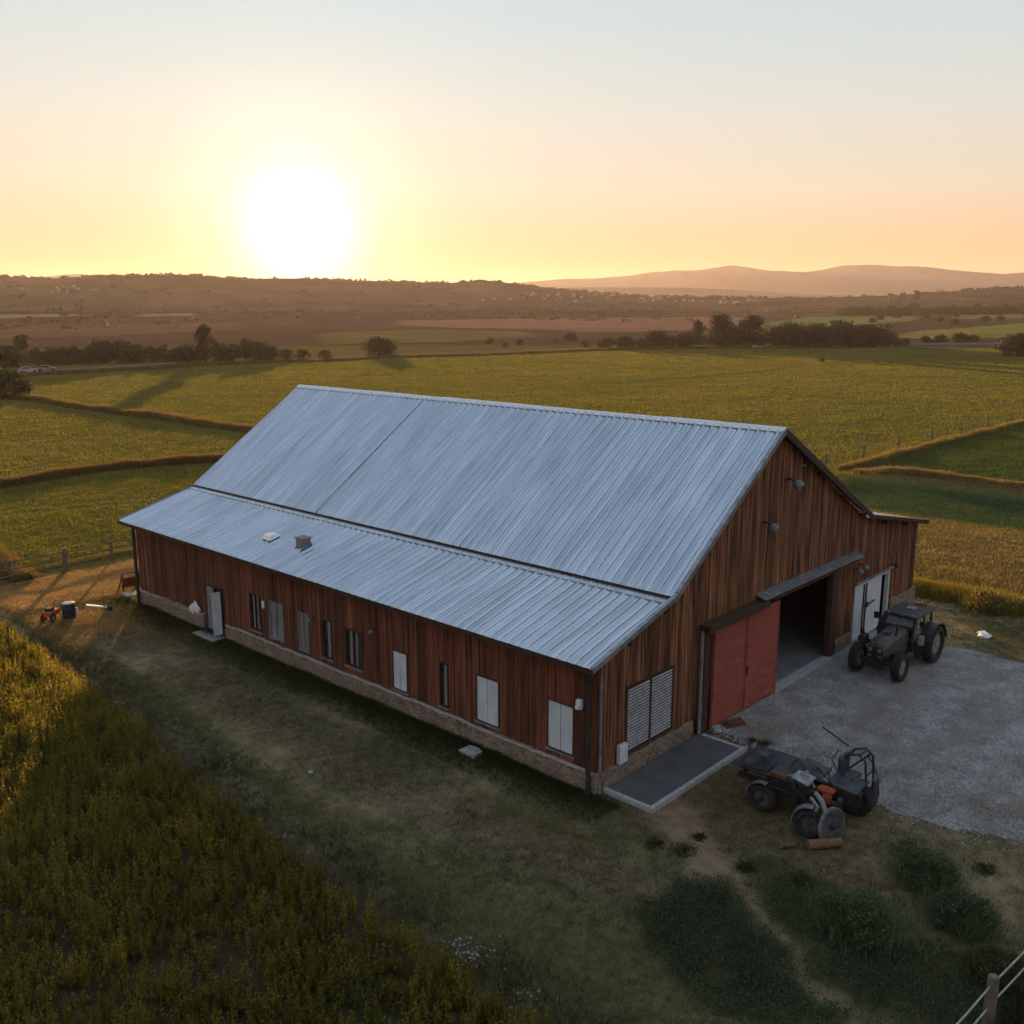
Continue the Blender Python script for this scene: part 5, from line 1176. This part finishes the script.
# short rough grass on the lawn and yard
def lawn_amount(x, y):
    n1 = fbm(x, y, 3.2, 11); n2 = fbm(x, y, .9, 12); dx = x-ditch_x(y)
    v = np.clip((n1*.7+n2*.3-.42)*3.4+.35, .05, 1)
    v = np.where(np.abs(dx-1.0) < .7, np.maximum(v, .9), v)*smooth(.25, .6, dx)
    v *= smooth(.3, .95, dist_line(x, y, PATH)); v *= 1-.8*inpoly(x, y, GRAVEL); v *= 1-.75*smooth(1.9, .9, dist_line(x, y, TRACK))
    v = np.where(IN_BARN(x, y) | ((x > .15) & (x < 5.4) & (y > -1.9) & (y < 0)), 0, v); return v
x, y = scatter(150000, -8.5, 7.5, -14, 31.5, lawn_amount)
n3 = fbm(x, y, 2.1, 61); c = colmix((.082, .088, .030), (.185, .148, .066), np.clip(n3*3-.9, 0, 1))
stuff('lawn_grass', blades(on_ground(x, y), (.045+.075*n3)*np.exp(rng.normal(0, .35, len(x))), .016, 4, .07, .7, rng, c, .32))
x, y = scatter(60000, 19, 31, -26, 40, lambda x, y: np.where(IN_BARN(x, y), 0, .15+.85*smooth(19.8, 21.5, x))*(1-.6*smooth(1.9, .9, dist_line(x, y, TRACK))))
c = colmix((.07, .075, .02), (.17, .125, .04), fbm(x, y, 2.5, 62)); stuff('lawn_grass', blades(on_ground(x, y), .09, .022, 4, .09, .6, rng, c, .22))
x, y = scatter(40000, -26, 14, 26, 36.6, lambda x, y: (.18+.8*smooth(1.6, 2.8, dist_line(x, y, TRACK)))*(x > ditch_x(y)+.3)*~IN_BARN(x, y))
c = colmix((.075, .08, .02), (.17, .13, .04), fbm(x, y, 2.5, 63)); stuff('lawn_grass', blades(on_ground(x, y), .09, .022, 4, .09, .6, rng, c, .22))

x, y = scatter(180000, -20, 8, 22, 35, lambda x, y: np.maximum(smooth(2.6, 1.2, dist_line(x, y, TRACK)), smooth(-6, -4.8, x)*smooth(23, 25, y)*smooth(1.2, 0, x))*(.25+.75*fbm(x, y, 1.2, 64))*(x > ditch_x(y)+.4)*~IN_BARN(x, y))
stuff('stubble', blades(on_ground(x, y), .10, .017, 4, .08, .6, rng, colmix((.33, .21, .075), (.50, .31, .115), fbm(x, y, .8, 65)), .25))  # dry stalks added to catch the low sun, tone raised to brighten the track
x, y = scatter(90000, -8, 7.5, -13, 24, lambda x, y: (1-lawn_amount(x, y))*.8*(fbm(x, y, 1.4, 66) > .42)*(dist_line(x, y, PATH) > .4+.4*fbm(x, y, .7, 68))*(x > ditch_x(y)+.2)*~inpoly(x, y, GRAVEL)*~IN_BARN(x, y)*~((x > .1) & (x < 5.4) & (y > -1.9) & (y < 0)))
stuff('stubble', blades(on_ground(x, y), .045*np.exp(rng.normal(0, .4, len(x))), .015, 3, .08, .8, rng, colmix((.12, .092, .048), (.22, .165, .09), fbm(x, y, .6, 67)), .25))
# taller dark grass at the foot of the walls, by the ditch and round posts
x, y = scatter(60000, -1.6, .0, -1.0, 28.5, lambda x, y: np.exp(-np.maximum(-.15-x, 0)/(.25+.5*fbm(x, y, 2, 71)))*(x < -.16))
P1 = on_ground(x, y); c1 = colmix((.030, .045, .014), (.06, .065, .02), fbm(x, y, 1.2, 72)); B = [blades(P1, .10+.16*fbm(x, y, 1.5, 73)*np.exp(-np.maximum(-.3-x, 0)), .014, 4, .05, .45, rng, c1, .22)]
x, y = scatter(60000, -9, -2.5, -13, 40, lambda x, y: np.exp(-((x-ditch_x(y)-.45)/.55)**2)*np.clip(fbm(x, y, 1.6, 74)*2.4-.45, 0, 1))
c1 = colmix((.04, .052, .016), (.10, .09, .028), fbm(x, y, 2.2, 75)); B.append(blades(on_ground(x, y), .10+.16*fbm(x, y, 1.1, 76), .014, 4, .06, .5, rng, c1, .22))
x, y = scatter(9000, 15, 24.6, -1.0, 0, lambda x, y: (x > 21.2)*smooth(-.9, -.1, y)*.7)
B.append(blades(on_ground(x, y), .16, .014, 4, .05, .5, rng, (.04, .05, .016), .22)); stuff('tall_grass', join(B))

# clover-like ground cover with tiny pale flowers, lower right
B = []
for k, poly in enumerate(CLOVER):
    q = np.array(poly); x, y = scatter(80000, q[:, 0].min()-.6, q[:, 0].max()+.6, q[:, 1].min()-.6, q[:, 1].max()+.6, lambda x, y: soft(x+(fbm(x, y, .9, 12)-.5)*1.1, y+(fbm(x, y, 1.3, 15)-.5)*1.1, poly)*np.clip(fbm(x, y, 1.1, 81)*3-.5, .1, 1))
    P = on_ground(x, y, .0); P[:, 2] += rng.uniform(.02, .11, len(P))*(.5+fbm(x, y, .8, 82)); B.append(leafquads(P, .05, rng, colmix((.026, .044, .018), (.056, .080, .032), fbm(x, y, .7, 83)), .3, flat=.6))
    sel = rng.uniform(0, 1, len(P)) < .045*np.clip(fbm(x, y, 1.5, 84)*3-.8, 0, 1)
    Pf = P[sel]+np.array([0, 0, .03]); B.append(leafquads(Pf, .022, rng, (.33, .34, .30), .2, flat=.7))
stuff('ground_cover', join(B), M_LEAF)

# near bushes, each its own
def bush(x, y, wid, hgt, n, leaf, col, label, seed, name='bush'):
    rg = np.random.default_rng(seed); o = empty(name, (x, y, hz_(x, y)), label, 'bush'); mb = MB(); Q = []
    for k in range(26):
        a = rg.uniform(0, 6.28); r_ = math.sqrt(rg.uniform(0, 1))*wid*.5; t = Vector((math.cos(a)*r_, math.sin(a)*r_, hgt*(1-.55*(r_/(wid*.5))**2)*rg.uniform(.65, 1.08)))
        b = Vector((t.x*.15, t.y*.15, -.05)); m_ = b.lerp(t, .5)+Vector((0, 0, .08*hgt)); mb.tube([b, m_, t], [.014, .010, .004], 4, False)
        nn = n//26; f = rg.uniform(.15, 1.06, nn)[:, None]; C0 = np.array(b)*(1-f)**2+2*f*(1-f)*np.array(m_)+f*f*np.array(t); Q.append(C0+rg.normal(0, wid*.075, (nn, 3))*(1.1-.4*f))
    Q = np.concatenate(Q); Q[:, 2] = np.maximum(Q[:, 2], .02); mb.build('stem', M_BARK, o); b0 = np.stack([rg.normal(0, wid*.2, 520), rg.normal(0, wid*.2, 520), np.zeros(520)], 1)
    V, F, C = join([leafquads(Q, leaf, rg, col, .35), blades(b0, hgt*.7, .016, 5, .12, .6, rg, np.array(col)*1.25, .3, 2)]); np_obj('foliage', V, F, M_LEAF, C, o); return o
bush(2.15, -8.55, 1.6, .62, 9000, .06, (.075, .105, .042), 'dark low bush at the edge of the gravel, topmost of the lower right bushes', 1)
bush(-.85, -8.15, 1.85, .85, 12000, .06, (.075, .108, .042), 'largest dark green bush in the lower right foreground', 2)
bush(.95, -9.75, 1.5, .68, 9000, .06, (.072, .100, .042), 'dark bush at the right edge below the bare soil patch', 3)
bush(-.35, -10.95, 1.2, .5, 3500, .06, (.06, .066, .022), 'small yellowish bush beside the pipe fence', 4)
bush(25.9, -2.9, 2.1, 1.0, 2600, .12, (.15, .115, .022), 'golden bush in the tall verge right of the barn', 5)
# small weed clumps on the yard's edge
B = []
for px, py, r_ in ((683, 851, .35), (745, 868, .3), (800, 880, .35), (655, 845, .25), (700, 838, .2), (765, 745, .25), (752, 742, .2), (905, 850, .4), (985, 870, .3), (720, 900, .3)):
    q = at(px, py); k = int(900*r_); B.append(blades(on_ground(q[0]+rng.normal(0, r_*.6, k), q[1]+rng.normal(0, r_*.45, k)), rng.uniform(.03, .12, k), .014, 4, .03, .6, rng, (.045, .058, .018), .25))
# dry weeds behind the pipe fence
x, y = scatter(9000, -3, 4, -15, -11.4, lambda x, y: .7+0*x); B.append(blades(on_ground(x, y), .35, .016, 3, .08, .6, rng, (.05, .042, .022), .3, 2)); stuff('weeds', join(B))

# loose stones: gravel edge, apron end, ditch
B = MB()
def pebbles(n, cx, cy, sx, sy, r0, r1):
    for _ in range(n):
        px_, py_ = random.gauss(cx, sx), random.gauss(cy, sy); r_ = random.uniform(r0, r1)
        if IN_BARN(np.array(px_), np.array(py_)) or (.0 < px_ < 5.5 and -2 < py_ < 0): continue
        B.ico((px_, py_, hz_(px_, py_)+r_*.2), r_, .3, (1, 1, .7))
pebbles(170, 5.5, -2.6, .35, .5, .02, .06); pebbles(80, 5.9, -.8, .25, .5, .02, .06)
for (gx_, gy_) in [(5.05, -4.6), (4.95, -5.96), (4.75, -6.91), (4.95, -8.42), (5.3, -9.6)]: pebbles(70, gx_, gy_, .4, .6, .012, .04)
for (px, py, n_) in ((465, 948, 90), (280, 830, 16), (520, 1000, 26), (222, 760, 14), (128, 700, 12), (300, 858, 12), (265, 806, 10)):
    q = at(px, py); pebbles(n_, q[0], q[1], .28, .30, .012, .04)
pebbles(60, -2.4, 4.2-4.0, 1.0, .8, .008, .02)
tag(B.build('pebbles', M_STONE), kind='stuff')

# ---- the open fields behind: tufts, larger and sparser with distance
def field_col(x, y):
    n = fbm(x, y, 18, 91); m = fbm(x, y, 4, 92); c = colmix((.115, .118, .013), (.165, .142, .018), np.clip(n*1.6-.3, 0, 1))
    def ov(c, col, t): return c*(1-t[:, None])+np.array(col)*t[:, None]
    c = ov(c, (.21, .135, .042), smooth(26, 29, x)*smooth(46, 43, x)*smooth(22, 12, y)*(.55+.45*m))
    c = ov(c, (.042, .066, .020), smooth(44, 46, x)*smooth(58, 56, x)*smooth(19, 15, y))
    c = ov(c, (.20, .14, .05), np.exp(-((x-59.5)/1.8)**2)*smooth(20, 16, y))
    c = ov(c, (.060, .082, .016), smooth(61, 62, x)*smooth(19, 18.5, y)*smooth(150, 130, x))
    c = ov(c, (.15, .11, .035), smooth(.9, .3, np.abs(np.sin(y*.035+x*.012)*9))*.35)
    return c
NF = 420000; u = rng.uniform(0, 1, NF); d0, d1 = 30., 400.; d = d0*(d1/d0)**u; th = rng.uniform(_ya-R(46), _ya+R(46), NF)
x, y = CAM[0]+d*np.cos(th), CAM[1]+d*np.sin(th); dr_ = np.hypot(x, y)
keep = ~IN_BARN(x, y) & ((y > 36.3) | (x > 26.5)) & (dr_ < 365+fbm(x, y, 30, 93)*10) & (dist_line(x, y, ROADP) > 4.0)
edge = smooth(-6, 30, dist_line(x, y, ROADP)); keep &= rng.uniform(0, 1, NF) < (.35+.65*fbm(x, y, 6, 94))*edge
# beyond the road nothing of this field
rx = np.array(ROADP); ang = np.arctan2(y-CAM[1], x-CAM[0]); ra = np.arctan2(rx[:, 1]-CAM[1], rx[:, 0]-CAM[0]); rd = np.hypot(rx[:, 0]-CAM[0], rx[:, 1]-CAM[1]); o_ = np.argsort(ra)
tl = (x*.34+y*.94) % 21; keep &= ~((np.abs(tl-9) < .32) | (np.abs(tl-10.9) < .32)) | (d > 260) | (x < 62) & (y < 20)
keep &= dist_line(x, y, TRACK2) > 1.2
keep &= d < np.interp(ang, ra[o_], rd[o_])-3
x, y, d = x[keep], y[keep], d[keep]; hgt = np.where((x > 44) & (x < 58) & (y < 17), .12, .18)*rng.uniform(.6, 1.3, len(x))
stuff('field_grass', blades(on_ground(x, y), hgt, .014+.0007*d, 5, .10+.004*d, .75, rng, field_col(x, y), .2))

# tall dry banks between the fields, verge by the yard
def bank(name, pts, wid, hgt, n, c0, c1, blade=.05):
    P = [np.array(p, float) for p in pts]; ln = np.array([np.linalg.norm(b-a) for a, b in zip(P[:-1], P[1:])]); cum = np.concatenate([[0], np.cumsum(ln)]); s = rng.uniform(0, cum[-1], n)
    px_, py_ = np.interp(s, cum, [p[0] for p in P]), np.interp(s, cum, [p[1] for p in P]); i = np.clip(np.searchsorted(cum, s)-1, 0, len(ln)-1); dv = np.array([(b-a)/l for a, b, l in zip(P[:-1], P[1:], ln)])[i]
    o = rng.normal(0, wid*.4, n); px_ = px_-dv[:, 1]*o; py_ = py_+dv[:, 0]*o; m = fbm(px_, py_, 3, 95)
    hh = hgt*(.4+m)*np.exp(-(o/wid)**2); return stuff(name, blades(on_ground(px_, py_), hh, blade, 4, .15, .55, rng, colmix(c0, c1, m), .25))
H1 = [tuple(at(*q)[:2]) for q in [(2, 398), (35, 400), (80, 408), (130, 415), (190, 423), (250, 432)]]
H2 = [tuple(at(*q)[:2]) for q in [(-40, 492), (0, 487), (60, 477), (110, 470), (165, 465), (225, 461)]]
bank('dry_grass_bank', H1+[(40.5, 60)], 1.3, .9, 9000, (.10, .075, .028), (.16, .115, .04), .07)
bank('dry_grass_bank', H2+[(34, 61)], 1.0, .8, 8000, (.085, .06, .022), (.17, .11, .035), .06)
bank('dry_grass_bank', [(60, 19.4), (80, 19), (110, 18), (140, 17)], .8, .55, 5000, (.13, .10, .03), (.19, .14, .05), .06)
bank('dry_grass_bank', [(59.5, 18), (59.8, 8), (60.5, -2), (61, -16)], 1.6, .5, 5000, (.16, .10, .04), (.22, .15, .06), .05)
bank('verge_grass', [(27.5, 10), (27.2, 4), (27.0, -2), (27.3, -10), (28, -22)], 1.5, .75, 16000, (.13, .11, .018), (.21, .16, .025), .035)
bank('verge_grass', [(-17, 36.4), (-6, 36.6), (4, 37), (16, 37.3)], .7, .16, 7000, (.10, .09, .02), (.18, .13, .035), .03)
B = [tuple(at(*q)[:2]) for q in [(-60, 380), (60, 374), (130, 370), (200, 366), (260, 363), (330, 361), (390, 357.5), (500, 354.5), (600, 350), (720, 348.6), (860, 348)]]
bank('roadside_grass', B, 3.0, .9, 9000, (.07, .05, .022), (.17, .11, .045), .22)
B = [tuple(at(*q)[:2]) for q in [(-20, 545), (0, 558), (14, 572), (26, 580)]]
bank('dry_grass_bank', B, .9, .4, 3000, (.10, .075, .025), (.18, .12, .035), .04)
